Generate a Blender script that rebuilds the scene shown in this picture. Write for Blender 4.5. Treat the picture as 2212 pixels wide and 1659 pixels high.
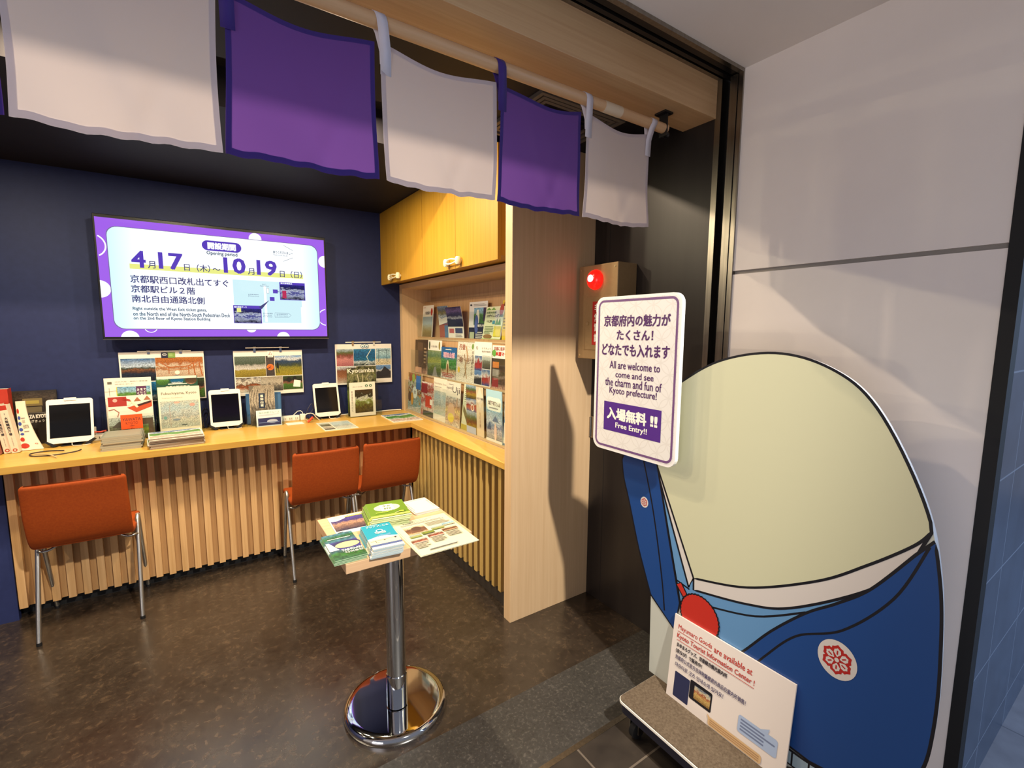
import bpy, math, random
from mathutils import Vector, Matrix
random.seed(11)
S = bpy.context.scene
COL = S.collection
PI = math.pi
for _o in list(bpy.data.objects):
    bpy.data.objects.remove(_o)

# ------------------------------------------------------------------ camera
def make_camera():
    a, p, r = math.radians(34.045), math.radians(6.659), math.radians(0.378)
    f = Vector((math.sin(a) * math.cos(p), math.cos(a) * math.cos(p), -math.sin(p)))
    rt = Vector((math.cos(a), -math.sin(a), 0))
    up = rt.cross(f)
    rt2 = rt * math.cos(r) + up * math.sin(r)
    up2 = up * math.cos(r) - rt * math.sin(r)
    cd = bpy.data.cameras.new('camera')
    cd.sensor_width = 36.0
    cd.lens = 1013.25 / 2212 * 36.0
    cd.clip_start = 0.02
    co = bpy.data.objects.new('camera', cd)
    COL.objects.link(co)
    m = Matrix.Identity(4)
    for i in range(3):
        m[i][0], m[i][1], m[i][2] = rt2[i], up2[i], -f[i]
    m[0][3], m[1][3], m[2][3] = 0, 0, 1.45
    co.matrix_world = m
    S.camera = co
make_camera()

# ------------------------------------------------------------------ light
S.view_settings.view_transform = 'Standard'
S.view_settings.look = 'None'
S.view_settings.gamma = 1.0
S.view_settings.use_curve_mapping = False
S.view_settings.exposure = 0.0

W = bpy.data.worlds.new('world')
S.world = W
W.use_nodes = True
W.node_tree.nodes['Background'].inputs[0].default_value = (0.78, 0.80, 0.95, 1)
W.node_tree.nodes['Background'].inputs[1].default_value = 0.25

def area(name, loc, size, energy, col, aim=None, shape='DISK', sy=None, spread=None):
    l = bpy.data.lights.new(name, 'AREA')
    l.shape = shape
    l.size = size
    if sy: l.size_y = sy
    l.energy = energy
    l.color = col
    if spread: l.spread = spread
    o = bpy.data.objects.new(name, l)
    COL.objects.link(o)
    o.location = loc
    if aim is not None:
        o.rotation_euler = (Vector(aim) - Vector(loc)).to_track_quat('-Z', 'Y').to_euler()
    return o

WARM = (1.0, 0.78, 0.55)
SLOT_X = (-1.46, -0.393, 0.668)
for _x in SLOT_X:
    area('spotlight_lamp', (_x, 2.06, 2.422), 0.025, 18.0, WARM)
def spot(name, loc, aim, energy, col, deg, rad):
    l = bpy.data.lights.new(name, 'SPOT')
    l.energy = energy; l.color = col; l.spot_size = math.radians(deg); l.spot_blend = 0.4; l.shadow_soft_size = rad
    o = bpy.data.objects.new(name, l); COL.objects.link(o); o.location = loc
    o.rotation_euler = (Vector(aim) - Vector(loc)).to_track_quat('-Z', 'Y').to_euler()
    return o
spot('concourse_spotlight_lamp', (0.71, -1.0, 3.12), (-0.2, 1.9, 0.6), 640.0, (1.0, 0.92, 0.80), 68, 0.05).data.spot_blend = 0.3
DOWN = ((-0.85, 2.62), (-0.05, 2.62), (0.66, 2.62))
for _x, _y in DOWN:
    area('counter_downlight_lamp', (_x, _y, 2.302), 0.07, 18.0, (1.0, 0.85, 0.56))
area('side_fill_light', (-3.2, -0.9, 1.1), 2.0, 52.0, (1.0, 0.92, 0.92), aim=(1.75, 0.5, 1.7), shape='SQUARE')  # added fill, no real source: brightens the white wall, cut-out board and entrance ceiling
area('concourse_daylight', (4.2, -2.2, 2.2), 2.2, 85.0, (0.45, 0.66, 1.0), aim=(2.0, 0.4, 0.9), shape='SQUARE')

# ------------------------------------------------------------------ materials
def lin(h):
    h = h.lstrip('#')
    out = []
    for i in (0, 2, 4):
        c = int(h[i:i + 2], 16) / 255
        out.append(c / 12.92 if c <= 0.04045 else ((c + 0.055) / 1.055) ** 2.4)
    return (*out, 1.0)

_M = {}
def new_mat(name):
    m = bpy.data.materials.new(name)
    m.use_nodes = True
    return m, m.node_tree, m.node_tree.nodes['Principled BSDF']

def mat(h, rough=0.55, metal=0.0, spec=0.5, coat=0.0, name=None):
    k = (h, rough, metal, spec, coat)
    if k in _M: return _M[k]
    m, nt, b = new_mat(name or 'plain_' + h.strip('#'))
    # a little procedural variation keeps large plain surfaces alive
    b.inputs['Base Color'].default_value = lin(h)
    b.inputs['Roughness'].default_value = rough
    b.inputs['Metallic'].default_value = metal
    b.inputs['Specular IOR Level'].default_value = spec
    b.inputs['Coat Weight'].default_value = coat
    _M[k] = m
    return m

def N(nt, t, **kw):
    n = nt.nodes.new(t)
    for k, v in kw.items(): setattr(n, k, v)
    return n

def ramp(nt, stops, interp='LINEAR'):
    r = N(nt, 'ShaderNodeValToRGB')
    r.color_ramp.interpolation = interp
    e = r.color_ramp.elements
    while len(e) < len(stops): e.new(0.5)
    for el, (p, c) in zip(e, stops):
        el.position = p
        el.color = lin(c) if isinstance(c, str) else c
    return r

def noise_mat(name, stops, scale=(1, 1, 1), nscale=10, detail=4, rough=0.5, spec=0.5, bump=0.0, coat=0.0, metal=0.0, rrange=None):
    m, nt, b = new_mat(name)
    tc = N(nt, 'ShaderNodeTexCoord'); mp = N(nt, 'ShaderNodeMapping')
    mp.inputs['Scale'].default_value = scale
    nz = N(nt, 'ShaderNodeTexNoise')
    nz.inputs['Scale'].default_value = nscale; nz.inputs['Detail'].default_value = detail
    nz.inputs['Roughness'].default_value = 0.6
    r = ramp(nt, stops)
    L = nt.links.new
    L(tc.outputs['Object'], mp.inputs['Vector']); L(mp.outputs['Vector'], nz.inputs['Vector'])
    L(nz.outputs['Fac'], r.inputs['Fac']); L(r.outputs['Color'], b.inputs['Base Color'])
    b.inputs['Roughness'].default_value = rough
    b.inputs['Specular IOR Level'].default_value = spec
    b.inputs['Coat Weight'].default_value = coat
    b.inputs['Metallic'].default_value = metal
    if rrange:
        mr = N(nt, 'ShaderNodeMapRange')
        mr.inputs['To Min'].default_value, mr.inputs['To Max'].default_value = rrange
        L(nz.outputs['Fac'], mr.inputs['Value']); L(mr.outputs['Result'], b.inputs['Roughness'])
    if bump:
        bp = N(nt, 'ShaderNodeBump'); bp.inputs['Strength'].default_value = bump; bp.inputs['Distance'].default_value = 0.002
        L(nz.outputs['Fac'], bp.inputs['Height']); L(bp.outputs['Normal'], b.inputs['Normal'])
    return m

def wood(name, c1, c2, axis='z', rough=0.42):
    sc = {'x': (1.2, 45, 45), 'y': (45, 1.2, 45), 'z': (45, 45, 1.2)}[axis]
    return noise_mat(name, [(0.3, c1), (0.7, c2)], scale=sc, nscale=1.6, detail=5, rough=rough, spec=0.4)

PW = {}
def pic(name, stops, seed=0, ns=5.0, amp=0.5, aspect=1.0, interp='LINEAR', rough=0.35, emit=0.0):
    """a printed picture: a noisy vertical colour ramp over the print's own UV"""
    if name in PW: return PW[name]
    m, nt, b = new_mat('print_' + name)
    L = nt.links.new
    tc = N(nt, 'ShaderNodeTexCoord'); sp = N(nt, 'ShaderNodeSeparateXYZ')
    L(tc.outputs['UV'], sp.inputs[0])
    mp = N(nt, 'ShaderNodeMapping'); mp.inputs['Location'].default_value = (seed * 3.7, seed * 1.9, 0)
    mp.inputs['Scale'].default_value = (aspect, 1, 1)
    L(tc.outputs['UV'], mp.inputs['Vector'])
    nz = N(nt, 'ShaderNodeTexNoise'); nz.inputs['Scale'].default_value = ns; nz.inputs['Detail'].default_value = 6
    nz.inputs['Roughness'].default_value = 0.62
    L(mp.outputs['Vector'], nz.inputs['Vector'])
    s1 = N(nt, 'ShaderNodeMath', operation='SUBTRACT'); s1.inputs[1].default_value = 0.5
    m1 = N(nt, 'ShaderNodeMath', operation='MULTIPLY_ADD'); m1.inputs[1].default_value = amp
    L(nz.outputs['Fac'], s1.inputs[0]); L(s1.outputs[0], m1.inputs[0]); L(sp.outputs['Y'], m1.inputs[2])
    r = ramp(nt, stops, interp)
    L(m1.outputs[0], r.inputs['Fac'])
    n2 = N(nt, 'ShaderNodeTexNoise'); n2.inputs['Scale'].default_value = ns * 5; n2.inputs['Detail'].default_value = 4
    L(mp.outputs['Vector'], n2.inputs['Vector'])
    r2 = ramp(nt, [(0.36, (0.22, 0.22, 0.22, 1)), (0.64, (1.05, 1.05, 1.05, 1))])
    L(n2.outputs['Fac'], r2.inputs['Fac'])
    mx = N(nt, 'ShaderNodeMix', data_type='RGBA', blend_type='MULTIPLY')
    mx.inputs['Factor'].default_value = 0.75
    L(r.outputs['Color'], mx.inputs[6]); L(r2.outputs['Color'], mx.inputs[7])
    if emit:
        b.inputs['Base Color'].default_value = (0.005, 0.005, 0.006, 1)
        L(mx.outputs[2], b.inputs['Emission Color']); b.inputs['Emission Strength'].default_value = emit
        b.inputs['Roughness'].default_value = 0.06
    else:
        L(mx.outputs[2], b.inputs['Base Color'])
        b.inputs['Roughness'].default_value = rough
    PW[name] = m
    return m

_E = {}
def emis(h, k=1.0, rough=0.06):
    key = (h, k)
    if key in _E: return _E[key]
    m, nt, b = new_mat('screen_' + h.strip('#'))
    b.inputs['Base Color'].default_value = (0.005, 0.005, 0.006, 1)
    b.inputs['Roughness'].default_value = rough
    b.inputs['Emission Color'].default_value = lin(h)
    b.inputs['Emission Strength'].default_value = k
    _E[key] = m
    return m

def clear_mat(name, tint='#fafdfd', fac=0.10, rough=0.04):
    m = bpy.data.materials.new(name); m.use_nodes = True
    nt = m.node_tree; nt.nodes.remove(nt.nodes['Principled BSDF'])
    out = nt.nodes['Material Output']
    t = N(nt, 'ShaderNodeBsdfTransparent'); t.inputs[0].default_value = lin(tint)
    g = N(nt, 'ShaderNodeBsdfGlossy'); g.inputs['Roughness'].default_value = rough
    lw = N(nt, 'ShaderNodeLayerWeight'); lw.inputs['Blend'].default_value = 0.35
    mr = N(nt, 'ShaderNodeMath', operation='MULTIPLY_ADD'); mr.inputs[1].default_value = 0.14; mr.inputs[2].default_value = fac * 0.10
    mx = N(nt, 'ShaderNodeMixShader')
    L = nt.links.new
    L(lw.outputs['Fresnel'], mr.inputs[0]); L(mr.outputs[0], mx.inputs[0])
    L(t.outputs[0], mx.inputs[1]); L(g.outputs[0], mx.inputs[2]); L(mx.outputs[0], out.inputs[0])
    return m

def cloth_mat(name, h, trans=0.35, tr=None):
    m = bpy.data.materials.new(name); m.use_nodes = True
    nt = m.node_tree; b = nt.nodes['Principled BSDF']; out = nt.nodes['Material Output']
    L = nt.links.new
    tc = N(nt, 'ShaderNodeTexCoord')
    wv = N(nt, 'ShaderNodeTexWave'); wv.inputs['Scale'].default_value = 420; wv.bands_direction = 'X'
    L(tc.outputs['Object'], wv.inputs['Vector'])
    bp = N(nt, 'ShaderNodeBump'); bp.inputs['Strength'].default_value = 0.06; bp.inputs['Distance'].default_value = 0.0005
    L(wv.outputs['Fac'], bp.inputs['Height'])
    b.inputs['Base Color'].default_value = lin(h); b.inputs['Roughness'].default_value = 0.7
    b.inputs['Sheen Weight'].default_value = 0.15
    L(bp.outputs['Normal'], b.inputs['Normal'])
    t = N(nt, 'ShaderNodeBsdfTranslucent'); t.inputs[0].default_value = lin(tr or h)
    mx = N(nt, 'ShaderNodeMixShader'); mx.inputs[0].default_value = trans
    L(b.outputs[0], mx.inputs[1]); L(t.outputs[0], mx.inputs[2]); L(mx.outputs[0], out.inputs[0])
    return m

def grid_mat(name, tile, grout, sx, sy, gap=0.004, offs=0.0, axes='XY', rough=0.4, ox=0.0, oy=0.0, grout_h='#6a625a', spec=0.5):
    """tiles: brick pattern in object space, tile = (dark, light) noise colours"""
    m, nt, b = new_mat(name)
    L = nt.links.new
    tc = N(nt, 'ShaderNodeTexCoord'); sp = N(nt, 'ShaderNodeSeparateXYZ'); cb = N(nt, 'ShaderNodeCombineXYZ')
    L(tc.outputs['Object'], sp.inputs[0])
    for i, ax in enumerate(axes):
        ad = N(nt, 'ShaderNodeMath', operation='ADD'); ad.inputs[1].default_value = (ox, oy)[i]
        L(sp.outputs[ax], ad.inputs[0]); L(ad.outputs[0], cb.inputs[i])
    br = N(nt, 'ShaderNodeTexBrick'); br.offset = offs; br.squash = 1.0
    br.inputs['Scale'].default_value = 1.0
    br.inputs['Brick Width'].default_value = sx; br.inputs['Row Height'].default_value = sy
    br.inputs['Mortar Size'].default_value = gap; br.inputs['Mortar Smooth'].default_value = 0.0
    br.inputs['Bias'].default_value = 0.0
    br.inputs['Color1'].default_value = (0.96, 0.96, 0.96, 1); br.inputs['Color2'].default_value = (1.05, 1.05, 1.05, 1)
    L(cb.outputs[0], br.inputs['Vector'])
    nz = N(nt, 'ShaderNodeTexNoise'); nz.inputs['Scale'].default_value = 9; nz.inputs['Detail'].default_value = 7
    L(tc.outputs['Object'], nz.inputs['Vector'])
    r = ramp(nt, [(0.35, tile[0]), (0.68, tile[1])])
    L(nz.outputs['Fac'], r.inputs['Fac'])
    mu = N(nt, 'ShaderNodeMix', data_type='RGBA', blend_type='MULTIPLY'); mu.inputs['Factor'].default_value = 1
    L(r.outputs['Color'], mu.inputs[6]); L(br.outputs['Color'], mu.inputs[7])
    mx = N(nt, 'ShaderNodeMix', data_type='RGBA')
    L(br.outputs['Fac'], mx.inputs['Factor']); L(mu.outputs[2], mx.inputs[6])
    mx.inputs[7].default_value = lin(grout_h)
    L(mx.outputs[2], b.inputs['Base Color'])
    b.inputs['Roughness'].default_value = rough
    b.inputs['Specular IOR Level'].default_value = spec
    return m

def shippo_mat():
    """faint interlocking-circle print of the paddle sign, in its own UV (metres)"""
    m, nt, b = new_mat('print_interlocking_circles')
    L = nt.links.new
    tc = N(nt, 'ShaderNodeTexCoord')
    prev = None
    for off in (0.0, 0.5):
        mp = N(nt, 'ShaderNodeMapping'); mp.inputs['Scale'].default_value = (12.5, 12.5, 1); mp.inputs['Location'].default_value = (off, off, 0)
        L(tc.outputs['UV'], mp.inputs['Vector'])
        fr = N(nt, 'ShaderNodeVectorMath', operation='FRACTION'); L(mp.outputs[0], fr.inputs[0])
        sb = N(nt, 'ShaderNodeVectorMath', operation='SUBTRACT'); sb.inputs[1].default_value = (0.5, 0.5, 0); L(fr.outputs[0], sb.inputs[0])
        ln = N(nt, 'ShaderNodeVectorMath', operation='LENGTH'); L(sb.outputs[0], ln.inputs[0])
        cm = N(nt, 'ShaderNodeMath', operation='COMPARE'); cm.inputs[1].default_value = 0.48; cm.inputs[2].default_value = 0.022
        L(ln.outputs['Value'], cm.inputs[0])
        if prev is None: prev = cm
        else:
            mxm = N(nt, 'ShaderNodeMath', operation='MAXIMUM'); L(prev.outputs[0], mxm.inputs[0]); L(cm.outputs[0], mxm.inputs[1]); prev = mxm
    mx = N(nt, 'ShaderNodeMix', data_type='RGBA')
    L(prev.outputs[0], mx.inputs['Factor'])
    mx.inputs[6].default_value = lin('#dcd9d6'); mx.inputs[7].default_value = lin('#d3cfcb')
    L(mx.outputs[2], b.inputs['Base Color'])
    b.inputs['Roughness'].default_value = 0.45
    return m

# ------------------------------------------------------------------ mesh builder
_TC = {}
def glyphs(body, bold):
    k = (body, bold)
    if k in _TC: return _TC[k]
    c = bpy.data.curves.new('lettering', 'FONT'); c.body = body; c.size = 1; c.resolution_u = 2
    o = bpy.data.objects.new('lettering', c); COL.objects.link(o)
    d = bpy.context.evaluated_depsgraph_get()
    me = bpy.data.meshes.new_from_object(o.evaluated_get(d))
    vs = [(v.co.x, v.co.y) for v in me.vertices]; fs = [tuple(p.vertices) for p in me.polygons]
    bpy.data.objects.remove(o); bpy.data.curves.remove(c); bpy.data.meshes.remove(me)
    if bold:   # a heavier face: the outline laid down again, shifted a little each way
        v0, f0 = vs, fs; vs, fs = [], []
        for dx, dy in ((bold, bold), (-bold, bold), (bold, -bold), (-bold, -bold), (0, 0)):
            b = len(vs); vs += [(x + dx * 1.1, y + dy * 0.8) for x, y in v0]; fs += [tuple(b + i for i in f) for f in f0]
    xs = [v[0] for v in vs]; ys = [v[1] for v in vs]
    _TC[k] = (vs, fs, min(xs), max(xs), min(ys), max(ys))
    return _TC[k]

class G:
    def __init__(s):
        s.v = []; s.f = []; s.mi = []; s.uv = []; s.sm = []; s.mats = []; s.M = None
    def _m(s, m):
        if m not in s.mats: s.mats.append(m)
        return s.mats.index(m)
    def add(s, vs, fs, m, smooth=False, uvs=None):
        b = len(s.v); k = s._m(m)
        for p in vs:
            p = Vector(p)
            s.v.append(s.M @ p if s.M is not None else p)
        for i, f in enumerate(fs):
            s.f.append([b + j for j in f]); s.mi.append(k); s.sm.append(smooth)
            s.uv.append(uvs[i] if uvs else None)
        return s
    def box(s, x0, x1, y0, y1, z0, z1, m):
        v = [(x0, y0, z0), (x1, y0, z0), (x1, y1, z0), (x0, y1, z0), (x0, y0, z1), (x1, y0, z1), (x1, y1, z1), (x0, y1, z1)]
        return s.add(v, [(0, 3, 2, 1), (4, 5, 6, 7), (0, 1, 5, 4), (1, 2, 6, 5), (2, 3, 7, 6), (3, 0, 4, 7)], m)
    def rect(s, x0, y0, x1, y1, z, m, ny=1, bend=None):
        vs = []; fs = []; uv = []
        for j in range(ny + 1):
            y = y0 + (y1 - y0) * j / ny
            vs += [(x0, y, z), (x1, y, z)]
        for j in range(ny):
            a = 2 * j
            fs.append((a, a + 1, a + 3, a + 2))
            uv.append([(0, j / ny), (1, j / ny), (1, (j + 1) / ny), (0, (j + 1) / ny)])
        return s.add(vs, fs, m, uvs=uv)
    def poly(s, pts, z, m):
        xs = [p[0] for p in pts]; ys = [p[1] for p in pts]
        w = max(xs) - min(xs) or 1; h = max(ys) - min(ys) or 1
        a = sum(pts[i - 1][0] * pts[i][1] - pts[i][0] * pts[i - 1][1] for i in range(len(pts)))
        if a < 0: pts = pts[::-1]
        return s.add([(x, y, z) for x, y in pts], [tuple(range(len(pts)))], m,
                     uvs=[[((x - min(xs)) / w, (y - min(ys)) / h) for x, y in pts]])
    def disc(s, cx, cy, rx, ry, z, m, n=28, a0=0, a1=2 * PI):
        return s.poly([(cx + rx * math.cos(a0 + (a1 - a0) * i / n), cy + ry * math.sin(a0 + (a1 - a0) * i / n)) for i in range(n if a1 - a0 > 6.28 else n + 1)], z, m)
    def ring(s, cx, cy, rx, ry, t, z, m, n=32, a0=0.0, a1=2 * PI):
        vs = []; fs = []
        for i in range(n + 1):
            a = a0 + (a1 - a0) * i / n
            vs += [(cx + rx * math.cos(a), cy + ry * math.sin(a), z), (cx + (rx - t) * math.cos(a), cy + (ry - t) * math.sin(a), z)]
        for i in range(n): fs.append((2 * i + 1, 2 * i, 2 * i + 2, 2 * i + 3))
        return s.add(vs, fs, m)
    def stroke(s, pts, w, z, m, closed=False):
        """a flat line of width w along pts"""
        n = len(pts); vs = []; fs = []
        for i in range(n):
            if closed: p, q = Vector(pts[i - 1]), Vector(pts[(i + 1) % n])
            else: p, q = Vector(pts[max(i - 1, 0)]), Vector(pts[min(i + 1, n - 1)])
            d = (q - p).normalized(); nn = Vector((-d.y, d.x)) * (w / 2)
            c = Vector(pts[i]); vs += [(*(c + nn), z), (*(c - nn), z)]
        k = n if closed else n - 1
        for i in range(k):
            j = (i + 1) % n
            fs.append((2 * i, 2 * i + 1, 2 * j + 1, 2 * j))
        return s.add(vs, fs, m)
    def text(s, body, x0, y0, x1, y1, z, m, bold=0.0, vertical=False):
        if vertical:
            n = len(body); h = (y1 - y0) / n
            for i, ch in enumerate(body):
                s.text(ch, x0, y1 - (i + 0.92) * h, x1, y1 - (i + 0.08) * h, z, m, bold)
            return s
        vs, fs, a, b, c, d = glyphs(body, bold)
        sx = (x1 - x0) / ((b - a) or 1); sy = (y1 - y0) / ((d - c) or 1)
        q = len(vs) // 5 if bold else len(vs)
        return s.add([(x0 + (x - a) * sx, y0 + (y - c) * sy, z + 0.00003 * (i // q)) for i, (x, y) in enumerate(vs)], fs, m)
    def slab(s, pts, t, m, side=None, back=None, z=0.0):
        """outline pts (ccw) extruded from z-t to z"""
        a = sum(pts[i - 1][0] * pts[i][1] - pts[i][0] * pts[i - 1][1] for i in range(len(pts)))
        if a < 0: pts = pts[::-1]
        n = len(pts); side = side or m
        s.poly(pts, z, m)
        s.add([(x, y, z - t) for x, y in pts], [tuple(reversed(range(n)))], back or side)
        vs = [(x, y, z) for x, y in pts] + [(x, y, z - t) for x, y in pts]
        s.add(vs, [(i, n + i, n + (i + 1) % n, (i + 1) % n) for i in range(n)], side)
        return s
    def tube(s, path, r, m, n=10, caps=True):
        P = [Vector(p) for p in path]; vs = []; fs = []
        t0 = (P[1] - P[0]).normalized()
        u = t0.orthogonal().normalized()
        for i, p in enumerate(P):
            t = (P[min(i + 1, len(P) - 1)] - P[max(i - 1, 0)]).normalized()
            u = (u - t * u.dot(t)).normalized(); w = t.cross(u)
            rr = r[i] if isinstance(r, (list, tuple)) else r
            for k in range(n):
                a = 2 * PI * k / n
                vs.append(p + (u * math.cos(a) + w * math.sin(a)) * rr)
        for i in range(len(P) - 1):
            for k in range(n):
                k2 = (k + 1) % n
                fs.append((i * n + k, i * n + k2, (i + 1) * n + k2, (i + 1) * n + k))
        s.add(vs, fs, m, smooth=True)
        if caps:
            s.add(vs[:n], [tuple(reversed(range(n)))], m); s.add(vs[-n:], [tuple(range(n))], m)
        return s
    def lathe(s, prof, m, cx=0, cy=0, n=40, smooth=True):
        """profile (r, z) turned about the vertical; corners over 35 degrees stay sharp"""
        run = [prof[0]]; runs = []
        for i in range(1, len(prof)):
            run.append(prof[i])
            if i + 1 < len(prof):
                a = Vector((prof[i][0] - prof[i - 1][0], prof[i][1] - prof[i - 1][1])); b = Vector((prof[i + 1][0] - prof[i][0], prof[i + 1][1] - prof[i][1]))
                if a.length and b.length and a.angle(b) > math.radians(35): runs.append(run); run = [prof[i]]
        runs.append(run)
        for pr in runs:
            vs = []; fs = []
            for r, z in pr:
                for k in range(n):
                    a = 2 * PI * k / n
                    vs.append((cx + r * math.cos(a), cy + r * math.sin(a), z))
            for i in range(len(pr) - 1):
                for k in range(n):
                    k2 = (k + 1) % n
                    fs.append((i * n + k, i * n + k2, (i + 1) * n + k2, (i + 1) * n + k))
            s.add(vs, fs, m, smooth=smooth)
        return s
    def bend(s, fn):
        s.v = [fn(p) for p in s.v]; return s
    def build(s, name, parent=None, world=False, bevel=0.0, seg=2, mw=None):
        me = bpy.data.meshes.new(name)
        off = Vector((0, 0, 0))
        if world and parent is not None: off = parent.location
        me.from_pydata([tuple(p - off) for p in s.v], [], s.f)
        for m in s.mats: me.materials.append(m)
        me.polygons.foreach_set('material_index', s.mi)
        me.polygons.foreach_set('use_smooth', s.sm)
        if any(u is not None for u in s.uv):
            ul = me.uv_layers.new(name='UVMap')
            for p, u in zip(me.polygons, s.uv):
                if u:
                    for li, c in zip(p.loop_indices, u): ul.data[li].uv = c
        me.update()
        o = bpy.data.objects.new(name, me); COL.objects.link(o)
        if parent is not None: o.parent = parent
        if mw is not None: o.matrix_world = mw
        if bevel:
            b = o.modifiers.new('edge', 'BEVEL'); b.width = bevel; b.segments = seg; b.limit_method = 'ANGLE'; b.angle_limit = math.radians(40)
        return o

def tag(o, label, cat, group=None):
    o['label'] = label; o['category'] = cat
    if group: o['group'] = group
    return o
def thing(name, label, cat, loc=(0, 0, 0), group=None, rz=0.0):
    o = bpy.data.objects.new(name, None); COL.objects.link(o)
    o.location = loc; o.rotation_euler = (0, 0, rz); o.empty_display_size = 0.1
    return tag(o, label, cat, group)
def struct(o, label, cat='wall'):
    o['kind'] = 'structure'; o['label'] = label; o['category'] = cat
    return o
def children(o): return [c for c in bpy.data.objects if c.parent == o]
def copy_tree(o, loc, label=None, rz=None):
    r = o.copy(); COL.objects.link(r); r.location = loc
    if rz is not None: r.rotation_euler = (0, 0, rz)
    if label: r['label'] = label
    for c in children(o):
        k = c.copy(); COL.objects.link(k); k.parent = r
        for g in children(c):
            q = g.copy(); COL.objects.link(q); q.parent = k
    return r

def frame(P, facing, lean=0.0, rz=0.0):
    """matrix of a sheet's local frame: x right, y up, z out of the print"""
    if facing == 'S': u, v, n = Vector((1, 0, 0)), Vector((0, 0, 1)), Vector((0, -1, 0))
    elif facing == 'W': u, v, n = Vector((0, -1, 0)), Vector((0, 0, 1)), Vector((-1, 0, 0))
    else: u, v, n = Vector((1, 0, 0)), Vector((0, 1, 0)), Vector((0, 0, 1))
    if rz:
        if facing == 'F':
            u, v = u * math.cos(rz) + v * math.sin(rz), v * math.cos(rz) - u * math.sin(rz)
        else:  # turned about the vertical
            R = Matrix.Rotation(rz, 3, 'Z'); u = R @ u; n = R @ n
    if lean:
        v, n = v * math.cos(lean) - n * math.sin(lean), n * math.cos(lean) + v * math.sin(lean)
    m = Matrix.Identity(4)
    for i in range(3): m[i][0], m[i][1], m[i][2], m[i][3] = u[i], v[i], n[i], P[i]
    return m

def draw(g, w, h, els, z=0.0, ny=1, dz=0.00025):
    k = 0
    for e in els:
        k += 1; zz = z + dz * k; t = e[0]
        if t == 'r': g.rect(e[1] * w, e[2] * h, e[3] * w, e[4] * h, zz, e[5], ny)
        elif t == 'R': g.poly(rrect(e[1] * w, e[2] * h, e[3] * w, e[4] * h, e[5]), zz, e[6])
        elif t == 't': g.text(e[1], e[2] * w, e[3] * h, e[4] * w, e[5] * h, zz, e[6], e[7] if len(e) > 7 else 0.0)
        elif t == 'v': g.text(e[1], e[2] * w, e[3] * h, e[4] * w, e[5] * h, zz, e[6], e[7] if len(e) > 7 else 0.0, True)
        elif t == 'p': g.poly([(x * w, y * h) for x, y in e[1]], zz, e[2])
        elif t == 'c': g.disc(e[1] * w, e[2] * h, e[3] * w, e[3] * w, zz, e[4])
        elif t == 'e': g.disc(e[1] * w, e[2] * h, e[3], e[4], zz, e[5])
        elif t == 'o': g.ring(e[1] * w, e[2] * h, e[3] * w, e[3] * w, e[4] * w, zz, e[5])
        elif t == 's': g.stroke([(x * w, y * h) for x, y in e[1]], e[2], zz, e[3])
        elif t == 'l':
            n = e[5]; hh = (e[4] - e[2]) / n
            for i in range(n):
                x1 = e[3] - (e[3] - e[1]) * random.choice((0, 0.05, 0.15, 0.3))
                g.rect(e[1] * w, (e[2] + hh * (i + 0.25)) * h, x1 * w, (e[2] + hh * (i + 0.7)) * h, zz, e[6])
    return g

def rrect(x0, y0, x1, y1, r, n=6):
    pts = []
    for cx, cy, a in ((x1 - r, y1 - r, 0), (x0 + r, y1 - r, PI / 2), (x0 + r, y0 + r, PI), (x1 - r, y0 + r, 1.5 * PI)):
        for i in range(n + 1):
            b = a + PI / 2 * i / n
            pts.append((cx + r * math.cos(b), cy + r * math.sin(b)))
    return pts

def sheet(name, label, cat, w, h, t, base, mw, els, group=None, edge=None, bend=None, ny=1):
    g = G()
    ed = edge or base
    if ny > 1:
        g.rect(0, 0, w, h, 0, base, ny)
        vs = []; fs = []
        for j in range(ny + 1): vs += [(0, h * j / ny, -t), (w, h * j / ny, -t)]
        for j in range(ny): fs.append((2 * j, 2 * j + 2, 2 * j + 3, 2 * j + 1))
        g.add(vs, fs, ed)
        for x in (0, w):
            vs = []
            for j in range(ny + 1): vs += [(x, h * j / ny, 0), (x, h * j / ny, -t)]
            g.add(vs, [(2 * j, 2 * j + 1, 2 * j + 3, 2 * j + 2) if x == 0 else (2 * j, 2 * j + 2, 2 * j + 3, 2 * j + 1) for j in range(ny)], ed)
        g.add([(0, h, 0), (w, h, 0), (w, h, -t), (0, h, -t)], [(0, 1, 2, 3)], ed)
        g.add([(0, 0, 0), (w, 0, 0), (w, 0, -t), (0, 0, -t)], [(3, 2, 1, 0)], ed)
    else:
        g.slab([(0, 0), (w, 0), (w, h), (0, h)], t, base, ed)
    draw(g, w, h, els, ny=ny)
    if bend: g.bend(bend)
    o = g.build(name, mw=mw)
    return tag(o, label, cat, group)

# common materials
OAK = wood('light_oak_upright', '#cdab82', '#d8b88f', 'z')
OAKX = wood('light_oak_lengthwise', '#c09a70', '#cfac80', 'x')
OAKY = wood('light_oak_crosswise', '#c9a67c', '#dcbd93', 'y')
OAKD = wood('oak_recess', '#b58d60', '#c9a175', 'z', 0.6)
COUNTER = wood('honey_oak_counter', '#cb9c44', '#d9ae58', 'x', 0.32)
COUNTERY = wood('honey_oak_ledge', '#cb9c44', '#d9ae58', 'y', 0.32)
CAB = wood('amber_oak_cabinet', '#ad7c1c', '#bc8c2a', 'z', 0.5)
MAPLE = wood('pale_maple', '#c9a278', '#d6b189', 'x', 0.4)
NAVY = noise_mat('navy_paint', [(0.3, '#222a52'), (0.7, '#262f5a')], nscale=30, rough=0.55, spec=0.3)
WHITEW = noise_mat('off_white_panel', [(0.3, '#ece5e0'), (0.7, '#f1eae5')], nscale=3, rough=0.35, spec=0.4)
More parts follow.
